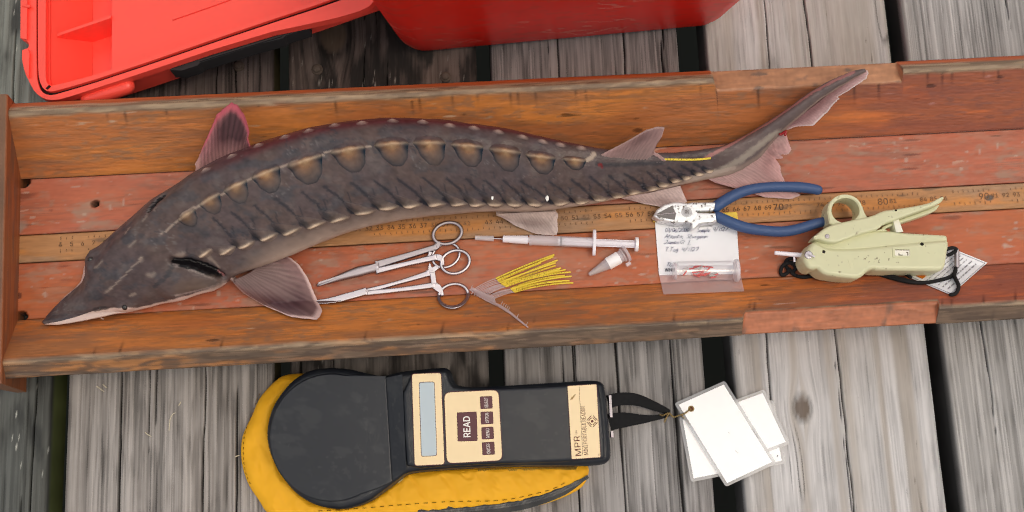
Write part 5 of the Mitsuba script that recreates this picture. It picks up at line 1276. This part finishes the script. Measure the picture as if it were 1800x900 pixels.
# ring
zrg = zg + .011
ro, ri = [], []
for t in np.linspace(0, 2 * np.pi, 60, endpoint=False):
    ro.append((1486 + 30.5 * math.cos(t), 369 + 27.5 * math.sin(t))); ri.append((1486.5 + 24.5 * math.cos(t), 369.5 + 22 * math.sin(t)))
zt_ = zg + .0265
po, pi_ = Polygon(ats(ro, zt_)[:, :2]), Polygon(ats(ri, zt_)[:, :2])
foot = Polygon(chaikin(ats([C3(468, 215), C3(478, 270), C3(490, 345), C3(580, 322), C3(700, 300), C3(800, 290), C3(775, 262), C3(758, 226), C3(745, 180)], zt_)[:, :2], 1)).buffer(0)
rg = po.union(foot).difference(pi_)
def bevelled(poly, z0, z1, r):
    return join([prism(poly, z0 + r, z1 - r), prism(poly.buffer(-r * .55), z0, z1 - r * .35), prism(poly.buffer(-r), z1 - r * .5, z1)])
add('finger_ring', bevelled(rg, zg + .006, zt_, .0009), 'm_gun', gun, smooth=30)
mat('m_link', two(princ((.74, .72, .62), .4, .45)))
add('link', px_slab([C4(134, 306), C4(180, 292), C4(216, 392), C4(160, 398)], zg + .010, zg + .0225, .0006), 'm_link', gun)
wo = rrect_px([C4(128, 516), C4(278, 518), C4(282, 598), C4(132, 598)], 3.2); wi = rrect_px([C4(146, 534), C4(264, 536), C4(266, 584), C4(148, 582)], 1.5)
zt = zg + .0262
fr_ = Polygon(ats(wo, zt)[:, :2]).difference(Polygon(ats(wi, zt)[:, :2]))
add('window_frame', prism(fr_, zt - .002, zt + .0006), 'm_gun', gun, smooth=30)
add('window', px_slab(wi, zt - .0008, zt + .0001, .0001), 'm_link', gun)
mat('m_mark', two({'type': 'diffuse', 'reflectance': rgb((.13, .10, .07))}))
mk = [bar([C4(150, 536), C4(262, 538)], [.8, .8], zt + .0002, .0002, .0001), bar([C4(180, 576), C4(212, 578)], [1.2, 1.2], zt + .0002, .0002, .0001), bar([C4(181, 562), C4(181, 577)], [1.0, 1.0], zt + .0002, .0002, .0001), bar([C4(238, 556), C4(252, 556)], [1, 1], zt + .0002, .0002, .0001), bar([C4(252, 556), C4(252, 580)], [1.3, 1.3], zt + .0002, .0002, .0001)]
add('window_mark', join(mk), 'm_mark', gun, smooth=False)
mat('m_hole', two({'type': 'diffuse', 'reflectance': rgb((.015, .013, .010))}))
for (q, r, zz) in ((C3(440, 552), .0015, zg + .026), (C4(362, 492), .0016, zg + .026), (C4(155, 225), .0010, zg + .0305)):
    add('screw_hole', disc(at(*q, zz - .0006), r, .0007, 18, .05), 'm_hole', gun)
add('lever_screw', join([disc(at(*C3(467, 430), zg + .0300), .0022, .0011, 20, .3)]), 'm_steel_dull', gun)
kn = at(*C3(320, 577), zg + .0255)
add('nose_knob', join([disc(kn, .0038, .0014, 24, .3), trimesh.convex.convex_hull(np.vstack([ats([C3(316, 570), C3(322, 562), C3(374, 586), C3(368, 597)], zg + .0268), ats([C3(316, 570), C3(322, 562), C3(374, 586), C3(368, 597)], zg + .0282)]))]), 'm_steel', gun)
n0, n1 = at(*C3(52, 560), zg + .0125), at(*C3(276, 580), zg + .0125)
add('needle_guard', lathe(n0, n1, [(0, 0), (0, .0016), (.01, .0019), (1, .0022), (1, 0)], 18), 'm_milky', gun)
add('guard_tab', join([lathe(at(*C3(205, 585), zg + .012), at(*C3(211, 632), zg + .011), [(0, 0), (0, .0010), (1, .0011), (1, 0)], 12)]), 'm_milky', gun)
add('embossed_patch', px_slab([C3(632, 612), C3(692, 618), C3(688, 640), C3(655, 678), C3(640, 650)], zg + .0255, zg + .0263, .0002), 'm_gun', gun)
mat('m_cord', two(bump(princ((.012, .012, .013), .8, .25), lambda p, n, uv: mikit.noise(p.x * 1500, p.y * 1500, p.z * 1500), .0006)))
co = thing('lanyard_cord', 'black braided cord looped round the tagging gun and its paper card', 'cord')
rc = .0017
zc = ZF + .0020
for pts, zs2 in (([C3(214, 615), C3(180, 606), C3(150, 618), C3(138, 650), C3(160, 690), C3(185, 708), C3(215, 690), C3(205, 655), C3(165, 640), C3(125, 655), C3(103, 690), C3(108, 732), C3(140, 728), C3(160, 700)], [zc + .006, zc + .004, zc + .003, zc + .001, zc, zc, zc + .001, zc + .003, zc + .004, zc + .003, zc + .001, zc, zc, zc + .002]),
                 ([C3(150, 640), C3(200, 640), C3(280, 660), C3(340, 680), C3(400, 705), C3(450, 720)], [zc + .004] * 3 + [zc + .003] * 3),
                 ([C3(170, 690), C3(200, 728), C3(250, 748), C3(310, 750), C3(370, 735), C3(440, 722)], [zc] * 6),
                 ([C3(300, 690), C3(360, 716), C3(420, 728), C3(470, 732)], [zc + .0035] * 4),
                 ([C3(790, 705), C4(0, 722), C4(100, 752), C4(200, 778), C4(330, 797), C4(420, 792), C4(500, 776), C4(570, 757), C4(606, 738), C4(630, 700)], [zc] * 3 + [zc + .001] * 7),
                 ([C4(20, 716), C4(110, 740), C4(210, 768), C4(300, 790)], [zc + .0018] * 4),
                 ([C4(195, 706), C4(235, 728), C4(270, 752)], [zc + .003] * 3),
                 ([C4(560, 535), C4(590, 522), C4(622, 524), C4(640, 545)], [zc + .010, zc + .009, zc + .007, zc + .004]),
                 ([C4(570, 578), C4(596, 566), C4(620, 552), C4(638, 545)], [zc + .008, zc + .007, zc + .006, zc + .005]),
                 ([C4(636, 655), C4(628, 690), C4(620, 730), C4(630, 770), C4(650, 810), C4(650, 845), C4(628, 880), C4(590, 892)], [zc + .003] * 5 + [zc + .002] * 3)):
    p = smooth_path(ats(pts, zs2), 16 * max(len(pts) // 2, 2))
    p[:, 2] = np.maximum(p[:, 2], ZF + .0016)
    p = rest(p)
    add('strand', round_tube(p, rc, 10, ends=4), 'm_cord', co)
add('crimp', round_tube(rest(ats([C4(637, 540), C4(639, 665)], zc + .0045)), .0023, 14), 'm_steel_dull', co, label='bright metal crimp on the cord')
# card
card = thing('paper_tag', 'white printed paper tag with an orange corner, half under the tagging gun', 'paper tag')
cc = [C4(880, 638), C4(590, 893), C4(264, 755), C4(548, 503)]
zk = ZF + .0008
add('paper', film(cc, zk, .0006, 411), 'm_paper', card, smooth=True)
K = ats(cc, zk + .0006)
kf = lambda u, v: (K[2] * (1 - u) + K[3] * u) * (1 - v) + (K[1] * (1 - u) + K[0] * u) * v          # u along the text, v from the orange corner down
rows = []
def quad(p0, p1, w, dz=.0001):
    d = p1 - p0; d = d / np.linalg.norm(d); s = np.array([-d[1], d[0], 0]) * w / 2
    k = max(2, int(np.linalg.norm(p1 - p0) / .003)); tt = np.linspace(0, 1, k)[:, None]; c = p0 * (1 - tt) + p1 * tt
    V = np.stack([c - s, c + s, c + s + [0, 0, dz], c - s + [0, 0, dz]], 1)
    f = grid_faces(k, 4, closed_m=True); L = (k - 1) * 4
    m = tm(V, np.vstack([f, [[0, 1, 2], [0, 2, 3], [L, L + 2, L + 1], [L, L + 3, L + 2]]]))
    if m.volume < 0: m.invert()
    return m
for a, b in (((.03, .03), (.97, .03)), ((.97, .03), (.97, .97)), ((.97, .97), (.03, .97)), ((.03, .97), (.03, .03))): rows.append(quad(kf(*a), kf(*b), .0004))
rng = random.Random(9)
for v in (.16, .25, .34, .43, .52, .61, .72, .84):
    u = .10 if v > .3 else .36
    while u < .9:
        L = rng.uniform(.02, .09)
        rows.append(quad(kf(u, v), kf(min(u + L, .92), v), .0007 if v < .7 else .0011)); u += L + .025
    if v > .6 and rng.random() < .5: pass
mat('m_smallprint', two({'type': 'diffuse', 'reflectance': rgb((.27, .26, .28))}))
add('print', rest(join(rows)), 'm_smallprint', card, smooth=False, kind='stuff', label='border line and rows of small dark print')
mat('m_orange', two({'type': 'diffuse', 'reflectance': rgb((.62, .17, .02))}))
add('orange_patch', rest(trimesh.convex.convex_hull(np.vstack([np.array([kf(.09, .06), kf(.34, .06), kf(.34, .24), kf(.09, .24)]), np.array([kf(.09, .06), kf(.34, .06), kf(.34, .24), kf(.09, .24)]) + [0, 0, .0006]]))), 'm_orange', card, smooth=False)

add = _add
# ================================================================ ON THE DECK: pouch, reader, cards
mat('m_pouch', two(bump(princ((.80, .40, .012), .62, .35, sheen=.3), lambda p, n, uv: mikit.noise(p.x * 2600, p.y * 2600, 0) + .6 * mikit.fbm(p.x * 160, p.y * 160, 3, 3), .0004)))
pouch = thing('pouch', 'yellow fabric zip pouch lying under the black tag reader', 'pouch')
po_px = [(540, 655), (517, 655), (494, 658), (478, 670), (462, 687), (450, 703), (440, 730), (425, 757), (420, 780), (420, 807), (425, 830), (433, 852), (443, 868), (452, 880), (466, 905), (520, 925), (640, 925), (760, 915), (860, 900), (930, 893), (968, 884), (1003, 870), (1025, 857), (1034, 842), (1038, 822), (1030, 815), (905, 715), (893, 694), (800, 694), (640, 672)]
PO = Polygon(chaikin(ats(po_px, .010)[:, :2], 2)).buffer(0)
READER = [(468, 767), (471, 740), (480, 712), (500, 683), (518, 665), (540, 652), (560, 647), (585, 645), (617, 648), (645, 655), (672, 661), (690, 656), (706, 652), (745, 648), (780, 645), (789, 647), (794, 655), (798, 668), (803, 675), (812, 678), (833, 680), (900, 676), (1000, 670), (1047, 667), (1060, 672), (1064, 682), (1070, 740), (1075, 795), (1073, 810), (1060, 818), (1000, 820), (900, 820), (800, 825), (735, 830), (714, 834), (704, 842), (690, 853), (667, 870), (650, 882), (630, 890), (610, 895), (590, 896), (565, 892), (545, 885), (520, 869), (500, 846), (484, 820), (473, 795)]
def pouch_mesh():
    x0, y0, x1, y1 = PO.bounds; n = 260
    import shapely
    bpts = np.array(PO.exterior.coords)[:-1]
    b = resample(bpts, 420, closed=True)
    cen = np.array([np.interp(b[:, 0], [x0, x1], [x0 + .08, x1 - .04]), np.full(len(b), (y0 + y1) / 2)]).T
    # medial target: pull each rim point towards the middle line of the pouch
    rr = np.linspace(0, 1, 60)
    G = b[:, None] * (1 - rr)[None, :, None] + cen[:, None] * rr[None, :, None]
    d = shapely.distance(shapely.points(G.reshape(-1, 2)), PO.exterior).reshape(G.shape[:2])
    rd = Polygon(ats(READER, .03)[:, :2]).buffer(0)
    dr_ = shapely.distance(shapely.points(G.reshape(-1, 2)), rd).reshape(G.shape[:2])
    prof = .0185 * np.sqrt(np.clip(1 - (1 - np.clip(d / .020, 0, 1)) ** 2, 0, 1))
    w1 = fb(G[..., 0] * 45, G[..., 1] * 45, 501, 4); w2 = np.abs(fb(G[..., 0] * 70 + G[..., 1] * 50, G[..., 1] * 30 - G[..., 0] * 26, 502, 3) - .5)
    ang = np.arange(len(b))[:, None] / len(b)
    pucker = nz(ang * 70 + 0 * d, d * 60, 503)
    fold = fb(G[..., 0] * 26 + G[..., 1] * 20, G[..., 1] * 14 - G[..., 0] * 9, 505, 2)
    z = .0012 + prof * (.72 + .45 * w1) + .007 * (fold - .5) * ss(.0, .014, d) - .0012 * ss(.12, .0, w2) * ss(.0, .012, d) + .0034 * (pucker - .5) * ss(.03, .004, d) * ss(0, .004, d)
    z = np.where(dr_ <= 0, np.minimum(z, .013), np.minimum(z, .013 + .9 * dr_ + .002)) 
    P = np.concatenate([np.concatenate([b, np.full((len(b), 1), .0004)], 1)[:, None], np.concatenate([G, z[..., None]], -1)], 1)
    return tm(P, grid_faces(len(b), 61, closed_n=True))
pm = pouch_mesh()
fn_ = np.cross(pm.vertices[pm.faces[:, 1]] - pm.vertices[pm.faces[:, 0]], pm.vertices[pm.faces[:, 2]] - pm.vertices[pm.faces[:, 0]])
if fn_[:, 2].sum() < 0: pm.invert()
add('body', pm, 'm_pouch', pouch, smooth=True)
ptree = cKDTree(np.array(pm.vertices)[:, :2])
def pz(xy): return pm.vertices[ptree.query(xy)[1]][..., 2]
def on_pouch(pts, lift, z0=.014, n=60):
    q = smooth_path(ats(pts, z0), n); k = ptree.query(q[:, :2], 6)[1]; q[:, 2] = np.array(pm.vertices)[k, 2].max(1) + lift
    q[:, 2] = gaussian_filter1d(q[:, 2], 2); return q
mat('m_zip', two(princ((.02, .02, .021), .55, .4)))
zp_ = [(735, 902), (800, 898), (850, 893), (900, 887), (945, 877), (980, 865), (1010, 851), (1034, 838)]
q = on_pouch(zp_, .0004, n=90)
t_ = np.gradient(q, axis=0); t_ /= np.linalg.norm(t_, axis=1, keepdims=True); s_ = np.stack([-t_[:, 1], t_[:, 0], 0 * t_[:, 0]], 1)
wz = np.interp(np.linspace(0, 1, 90), [0, .6, .85, 1], [.006, .0062, .0048, .001])[:, None]
tape = np.stack([q + s_ * wz, q + s_ * wz * .3 + [0, 0, .0006], q - s_ * wz * .3 + [0, 0, .0006], q - s_ * wz], 1)
add('zip_tape', tm(tape, grid_faces(90, 4)), 'm_zip', pouch, smooth=True)
teeth = []
qq = resample(q, 150)
for i in range(0, 150):
    d = qq[min(i + 1, 149)] - qq[max(i - 1, 0)]; d /= np.linalg.norm(d); s2 = np.array([-d[1], d[0], 0])
    for sg_ in (-1, 1):
        c = qq[i] + s2 * sg_ * .0009 + [0, 0, .0011]; bq = trimesh.creation.box((.0007, .0016, .0008)); R = np.eye(4); R[:3, 0], R[:3, 1] = d, s2; R[:3, 2] = np.cross(d, s2); R[:3, 3] = c; bq.apply_transform(R); teeth.append(bq)
mat('m_teeth', two(princ((.07, .07, .072), .35, .5)))
add('zip_teeth', join(teeth), 'm_teeth', pouch, smooth=False, kind='stuff', label='row of black zip teeth')
mat('m_thread', two({'type': 'diffuse', 'reflectance': rgb((.16, .075, .008))}))
q = on_pouch([(560, 898), (640, 893), (735, 885), (820, 881), (900, 877), (940, 868), (977, 857), (1006, 834)], .0001, n=120)
add('stitching', join([tube(q[i:i + 3], .00035, 5) for i in range(0, 116, 4)]), 'm_thread', pouch, kind='stuff', smooth=True, label='line of dark stitches')
q = on_pouch([(452, 690), (446, 712), (432, 752), (427, 790), (430, 826), (446, 860)], .0001, n=80)
add('stitching', join([tube(q[i:i + 3], .0003, 5) for i in range(0, 76, 4)]), 'm_thread', pouch, kind='stuff', smooth=True)
mat('m_window', two(princ((.40, .30, .13), .2, .6)))
w_ = [(700, 842), (835, 832), (835, 846), (700, 853)]
add('clear_window', px_slab(w_, .0150, .0162, .0004), 'm_window', pouch, label='narrow plastic window strip along the reader')
mat('m_mesh', two(princ((.16, .10, .02), .8, .2)))
nt = []
for k in range(60):
    x = 840 + k * 2.9; q2 = ats([(x, 829 - (x - 840) * .02), (x + 3, 824 - (x - 840) * .02)], .0166); nt.append(tube(np.array([q2[0], q2.mean(0), q2[1]]), .0005, 5))
add('mesh_edging', join(nt), 'm_mesh', pouch, kind='stuff', label='dark woven edging under the reader')

def smudged(p, n, uv):
    a = mikit.smoothstep(.50, .72, mikit.fbm(p.x * 60 + p.y * 25, p.y * 90, 3.0, 4)); b = mikit.smoothstep(.62, .74, mikit.fbm(p.x * 240, p.y * 240, p.z * 100, 3)) * mikit.smoothstep(.5, .65, mikit.fbm(p.x * 22, p.y * 22, 5.0, 2))
    return mikit.mix(mikit.mix((.0095, .0115, .0165), (.017, .019, .023), a), (.04, .04, .04), b * .25)
mat('m_black', two(bump(princ(mikit.proc(smudged), .33, .42), lambda p, n, uv: mikit.fbm(p.x * 900, p.y * 900, p.z * 900, 2) * .5 + mikit.noise(p.x * 2500, p.y * 2500, p.z * 2500), .0002)))
rd = thing('tag_reader', 'black handheld tag reader with a round antenna head, lying on the yellow pouch', 'tag reader')
zt = .046
ro = chaikin(ats(READER, zt - .006)[:, :2], 2)
# case in two halves: lower tray and upper shell with a big soft edge
add('lower_case', slab(ro, .0145, .031, .0008, bottom_r=.003), 'm_black', rd, smooth=40)
rot_ = np.array(Polygon(ro).buffer(-.0006).exterior.coords)[:-1]
def soft_top(outline, z0, z1, rr, n=9):
    """A shell whose upper edge curls inward by offset polygons; each ring is resampled onto the first."""
    base = resample(outline, 360, closed=True); rings = [np.c_[base, np.full(360, z0)]]
    prev = base
    for a in np.linspace(0, np.pi / 2, n):
        ins = rr * (1 - math.cos(a)); pg = Polygon(outline).buffer(-ins) if ins > 1e-6 else Polygon(outline)
        if hasattr(pg, 'geoms'): pg = max(pg.geoms, key=lambda g: g.area)
        from shapely import prepare
        ex = pg.exterior
        dense = resample(np.array(ex.coords)[:-1], 3000, closed=True)
        nx = dense[cKDTree(dense).query(base)[1]]
        rings.append(np.c_[nx, np.full(360, z1 - rr + rr * math.sin(a))])
    V = np.vstack(rings); f = grid_faces(len(rings), 360, closed_m=True)
    import mapbox_earcut as ec
    top = rings[-1][:, :2]
    keep = [0]
    for i in range(1, 360):
        if np.linalg.norm(top[i] - top[keep[-1]]) > 1e-5: keep.append(i)
    keep = np.array(keep)
    try: tf = ec.triangulate_float64(np.ascontiguousarray(top[keep]), np.array([len(keep)], np.uint32)).reshape(-1, 3).astype(int)
    except TypeError: tf = ec.triangulate_float64(top[keep], [len(keep)]).reshape(-1, 3).astype(int)
    tf = keep[tf] + (len(rings) - 1) * 360
    m = tm(V, np.vstack([f, tf])); 
    nn = np.cross(V[tf[:, 1]] - V[tf[:, 0]], V[tf[:, 2]] - V[tf[:, 0]])[:, 2].sum()
    if nn < 0: m.faces[-len(tf):] = m.faces[-len(tf):][:, ::-1]
    fs = V[f]; nf = np.cross(fs[:, 1] - fs[:, 0], fs[:, 2] - fs[:, 0]); cc_ = fs.mean(1) - np.r_[top.mean(0), z0]
    if (nf[:, :2] * cc_[:, :2]).sum() < 0: m.faces[:len(f)] = m.faces[:len(f)][:, ::-1]
    return m
add('upper_case', soft_top(rot_, .0314, zt, .0065), 'm_black', rd, smooth=50)
# flat lid of the antenna head, proud of the case, ending in a straight edge at the neck
hd = []
for t in np.radians(np.linspace(52, 322, 60)):
    hd.append((583 + 111 * math.cos(t) * 1.0, 769 - 111 * math.sin(t)))
hd = [(478 + 0, 768)] and [(679, 661), (650, 659), (625, 658)] + [(583 + 110 * math.cos(t), 769 - 113 * math.sin(t)) for t in np.radians(np.linspace(78, 298, 52))] + [(662, 860), (690, 846)]
add('head_cover', px_slab(hd, zt - .003, zt + .0022, .0016, n=5), 'm_black', rd, smooth=40, label='flat round cover of the antenna head')
gripo = [(706, 656), (780, 650), (787, 654), (791, 670), (800, 682), (900, 681), (1045, 673), (1056, 680), (1066, 800), (1058, 810), (800, 818), (718, 825), (712, 800)]
zt2 = zt; zt = zt + .0065
add('neck_ramp', trimesh.convex.convex_hull(np.vstack([ats([(679, 664), (690, 845)], zt2 + .0012), ats([(679, 664), (690, 845)], zt2 - .003), ats([(707, 658), (714, 826)], zt + .0006), ats([(707, 658), (714, 826)], zt2 - .003)])), 'm_black', rd, smooth=False, label='sloping step between the antenna head and the grip')
add('grip_cover', px_slab(gripo, zt2 - .003, zt + .0016, .0035, n=6, k=1), 'm_black', rd, smooth=40, label='raised flat face of the grip')
mat('m_cream', two(bump(princ((.76, .60, .36), .36, .45), lambda p, n, uv: mikit.fbm(p.x * 300, p.y * 300, 1, 2), .00005)))
mat('m_maroon', two(princ((.085, .022, .028), .42, .4)))
mat('m_lcd', two(princ((.42, .49, .53), .12, .6)))
mat('m_letter', two({'type': 'diffuse', 'reflectance': rgb((.78, .74, .70))}))
mat('m_brown', two({'type': 'diffuse', 'reflectance': rgb((.13, .045, .035))}))
zl = zt + .0017
def panel(c4, r, name, bs='m_cream', z0=zl, th=.0009, parent=rd, **k): return add(name, px_slab(rrect_px(c4, r), z0 - .0008, z0 + th, .0003), bs, parent, **k)
outl = lambda c4, g: [(c4[0][0] - g, c4[0][1] - g), (c4[1][0] + g, c4[1][1] - g), (c4[2][0] + g, c4[2][1] + g), (c4[3][0] - g, c4[3][1] + g)]
dp4 = [(724, 657.5), (775, 655.5), (781, 816), (729, 818.5)]
dp = panel(outl(dp4, 1.2), 6, 'display_panel', 'm_maroon', th=.0006); panel(dp4, 5, 'face', z0=zl + .0004, parent=dp)
sc4 = [(737, 672.5), (763, 671.5), (767.5, 800.5), (741, 802)]
panel(outl(sc4, 1.0), 4, 'screen_edge', 'm_brown', z0=zl + .0010, th=.0004, parent=dp); panel(sc4, 3.5, 'screen', 'm_lcd', z0=zl + .0012, th=.0005, parent=dp, label='pale blue grey display window')
kp4 = [(781, 690), (876, 685.5), (883, 809), (785.5, 814.5)]
kp = panel(outl(kp4, 1.2), 12, 'keypad', 'm_maroon', th=.0006, label='cream keypad with maroon keys'); panel(kp4, 11, 'face', z0=zl + .0004, parent=kp)
def key_btn(c4, txt, h, org, bold=True):
    b = panel(c4, 2.2, 'key', 'm_maroon', z0=zl + .0012, th=.0006, parent=kp)
    c = np.array(c4, float); ctr = c.mean(0); upv = np.array(c[0]) - np.array(c[3])
    p = at(*(ctr - upv * org[0] + np.array([org[1], 0])), zl + .0019); q = at(*(ctr + upv * org[0] + np.array([org[1], 0])), zl + .0019)
    add('key_lettering', lay_text(txt, p, q, h, .00012, bold, width=float(np.linalg.norm(q - p))), 'm_letter', kp, smooth=False)
key_btn([(803, 725), (838, 723.5), (839.5, 775), (804.5, 776)], 'READ', .0058, (.36, 5))
key_btn([(843.5, 697), (865, 696), (866, 718), (844.5, 719)], 'SELECT', .0030, (.40, 3.0), False)
key_btn([(844.5, 724), (866.5, 723), (867.5, 745), (845.5, 746)], 'OPTION', .0030, (.40, 3.0), False)
key_btn([(846, 751), (867.5, 750), (868.5, 771.5), (847, 772.5)], 'MENU', .0030, (.36, 3.0), False)
key_btn([(847, 777.5), (869, 776.5), (870, 799), (848, 800)], 'ON/OFF', .0030, (.40, 3.0), False)
np4 = [(997.5, 678.5), (1048.5, 675.5), (1055.5, 803.5), (1005, 807)]
npz = panel(outl(np4, 1.0), 2.5, 'name_plate', 'm_maroon', th=.0006, label='cream name plate reading MPR mini portable reader'); panel(np4, 2, 'face', z0=zl + .0004, parent=npz)
zz = zl + .0014
def up_text(txt, x0, y0, x1, y1, h, bold=False):
    p, q = at(x0, y0, zz), at(x1, y1, zz); return lay_text(txt, p, q, h, .00012, bold, width=float(np.linalg.norm(q - p)))
tx = [up_text('MPR', 1022, 801, 1018.5, 766, .0052), up_text('TM', 1015, 764, 1014, 757, .0014), up_text('MINI PORTABLE READER', 1034, 799.5, 1028, 714, .0036)]
l0, l1 = at(1024.5, 800, zz), at(1018, 680, zz); tx.append(quad(l0, l1, .0003))
add('plate_lettering', join(tx), 'm_brown', npz, smooth=False)
lc = np.array((1041, 740.5)); lg = []
for r1 in (11.5, 7.6):                                                     # square rings stood on their points, open at the corners
    cs_ = [lc + [r1 * .95 * math.cos(a), r1 * 1.0 * math.sin(a)] for a in (0, math.pi / 2, math.pi, 1.5 * math.pi)]
    for i in range(4):
        a_, b_ = cs_[i], cs_[(i + 1) % 4]; lg.append(quad(at(*(a_ + (b_ - a_) * .14), zz), at(*(a_ + (b_ - a_) * .86), zz), .00065))
lg.append(disc(at(*lc, zz), .0012, .0001, 14, .05))
add('emblem', join(lg), 'm_brown', npz, smooth=False, label='diamond emblem with a dot at its centre')
mat('m_smudge', two({'type': 'diffuse', 'reflectance': rgb((.36, .22, .10))}))
add('smudge', join([px_slab([(1002, 703), (1005, 698), (1010, 694), (1012, 692), (1010, 697), (1006, 702)], zz, zz + .0001, .00003), px_slab([(1051, 800), (1053.5, 797), (1054, 801)], zz, zz + .0001, .00003)]), 'm_smudge', npz, smooth=False)
ex0, ex1 = at(1068, 690, .036), at(1074, 800, .036)
for a_, b_, w_ in ((.05, .40, .006), (.62, .72, .005)):
    p0, p1 = ex0 + (ex1 - ex0) * a_, ex0 + (ex1 - ex0) * b_
    add('socket', trimesh.convex.convex_hull(np.vstack([np.array([p0, p1]) + d for d in ([.0005, 0, -.005], [.0028, 0, -.005], [.0005, 0, .004], [.0028, 0, .004])])), 'm_steel_dull', rd, label='metal socket in the end of the reader', smooth=False)

# strap
mat('m_strap', two(bump(princ((.010, .010, .011), .8, .2), lambda p, n, uv: mikit.noise(p.x * 1100 + p.y * 400, p.y * 1100, p.z * 300), .0010)))
sp = thing('wrist_strap', 'folded black webbing strap at the end of the reader', 'strap')
def ribbon(pts, w, z, th=.0014, n=60):
    p = smooth_path(ats(pts, z), n); w = np.interp(np.linspace(0, 1, n), np.linspace(0, 1, len(w)), w)[:, None] * .00052 / 2 * 1.0
    t = np.gradient(p, axis=0); t /= np.linalg.norm(t, axis=1, keepdims=True); s = np.stack([-t[:, 1], t[:, 0], 0 * t[:, 0]], 1); s /= np.linalg.norm(s, axis=1, keepdims=True)
    tw = .0012 * np.sin(np.linspace(0, 3, n))[:, None] * np.array([0, 0, 1.0])
    k = np.linspace(-1, 1, 9)
    top = p[:, None] + s[:, None] * (w[:, None] * k[None, :, None]) + tw[:, None] * k[None, :, None] + np.array([0, 0, th / 2]) * (1 - np.abs(k[None, :, None]) ** 6)
    bot = top[:, ::-1] - [0, 0, th]
    V = np.concatenate([top, bot], 1); m = tm(V, grid_faces(n, 18, closed_m=True))
    if m.volume < 0: m.invert()
    return m
add('loop', ribbon([(1069, 706.5), (1095, 701), (1124, 704), (1147, 712.5), (1164.5, 719.5), (1177, 725)], [23, 22, 21, 18, 15, 9], [.030, .026, .018, .010, .006, .0042]), 'm_strap', sp)
add('loop', ribbon([(1071, 742.5), (1104, 737.6), (1133, 736.5), (1159, 733), (1176, 728)], [29, 26, 18, 10, 7], [.030, .021, .011, .006, .004]), 'm_strap', sp)
# laminated cards
mat('m_cardwhite', two(princ((.86, .86, .87), .35, .5)))
mat('m_film', {'type': 'blendbsdf', 'weight': .74, 'a': two(princ((.62, .63, .66), .2, .5)), 'b': {'type': 'thindielectric', 'int_ior': 1.5}})
def laminated(paper, z0, label, mg=5.5):
    t = thing('laminated_card', label, 'card')
    p = np.array(paper, float); c = p.mean(0)
    o = []
    for i in range(4):
        a, b, d = p[i - 1], p[i], p[(i + 1) % 4]; u = (b - a) / np.linalg.norm(b - a); w = (b - d) / np.linalg.norm(b - d); o.append(b + (u + w) * mg)
    out = rrect_px(o, 5); pr = ats(p, z0 + .0004)[:, :2]
    po, pi = Polygon(ats(out, z0 + .0004)[:, :2]), Polygon(pr)
    add('film_edge', prism(po.difference(pi.buffer(-.0002)), z0, z0 + .0006), 'm_film', t, smooth=False)
    add('card', prism(pi, z0 + .0001, z0 + .0008), 'm_cardwhite', t, smooth=False)
    return t
laminated([(1200, 738), (1355, 709), (1374, 810), (1219, 841)], .0012, 'bottom laminated white card, its left corner showing under the other two')
laminated([(1267, 718), (1340.5, 691), (1381, 777), (1308, 804)], .0026, 'laminated white card sticking out to the right of the pile')
t3 = laminated([(1193, 711.5), (1272, 676), (1357, 812), (1278, 849)], .0040, 'topmost laminated white card with a brass eyelet')
mat('m_brass', two(princ((.34, .24, .10), .30, .5, metallic=.9)))
ey = at(1215, 718.5, .0049)
add('eyelet', join([tube(np.array([ey + [.0022 * math.cos(t), .0022 * math.sin(t), .0] for t in np.linspace(0, 2 * np.pi, 28, endpoint=False)]), .0007, 8, closed=True)]), 'm_brass', t3)
add('eyelet_hole', disc(ey - [0, 0, .0002], .0017, .0003, 20, .05), 'm_brown', t3)
mat('m_faint', two({'type': 'diffuse', 'reflectance': rgb((.42, .42, .44))}))
add('faint_writing', join([quad(at(1322, 755, .0049), at(1328, 761, .0049), .0007), quad(at(1329, 764, .0049), at(1333, 770, .0049), .0007), quad(at(1280, 760, .0049), at(1283, 762, .0049), .0005), quad(at(1292, 792, .0049), at(1298, 797, .0049), .0004)]), 'm_faint', t3, smooth=False)
add('ink_dot', disc(at(1366.5, 801.5, .0021), .0007, .0002, 10, .1), 'm_ink', 'laminated_card')
ch = thing('bead_chain', 'brass bead chain joining the black strap to the white cards', 'chain')
bp = smooth_path(ats([(1161, 729), (1170, 728), (1176, 726), (1180, 730), (1185, 733), (1191, 731), (1197, 729), (1203, 727), (1209, 723), (1214, 719)], [.007, .008, .008, .007, .006, .005, .0055, .006, .006, .0058]), 120)
bb = resample(bp, 19)
for q in bb:
    s2 = trimesh.creation.icosphere(2, .00092); s2.apply_translation(q); add('bead', s2, 'm_brass', ch, smooth=True)
b2 = resample(smooth_path(ats([(1176, 726), (1172, 733), (1168, 741)], [.0085, .008, .006]), 30), 7)
for q in b2[1:]:
    s2 = trimesh.creation.icosphere(2, .00092); s2.apply_translation(q); add('bead', s2, 'm_brass', ch, smooth=True)
b3 = resample(smooth_path(ats([(1197, 729), (1203, 735), (1211, 744)], [.006, .004, .0035]), 30), 6)
for q in b3[1:]:
    s2 = trimesh.creation.icosphere(2, .00085); s2.apply_translation(q); add('bead', s2, 'm_brass', ch, smooth=True)
add('link_wire', join([tube(bp, .00025, 5), tube(b2, .00025, 5), tube(b3, .00025, 5)]), 'm_brass', ch)
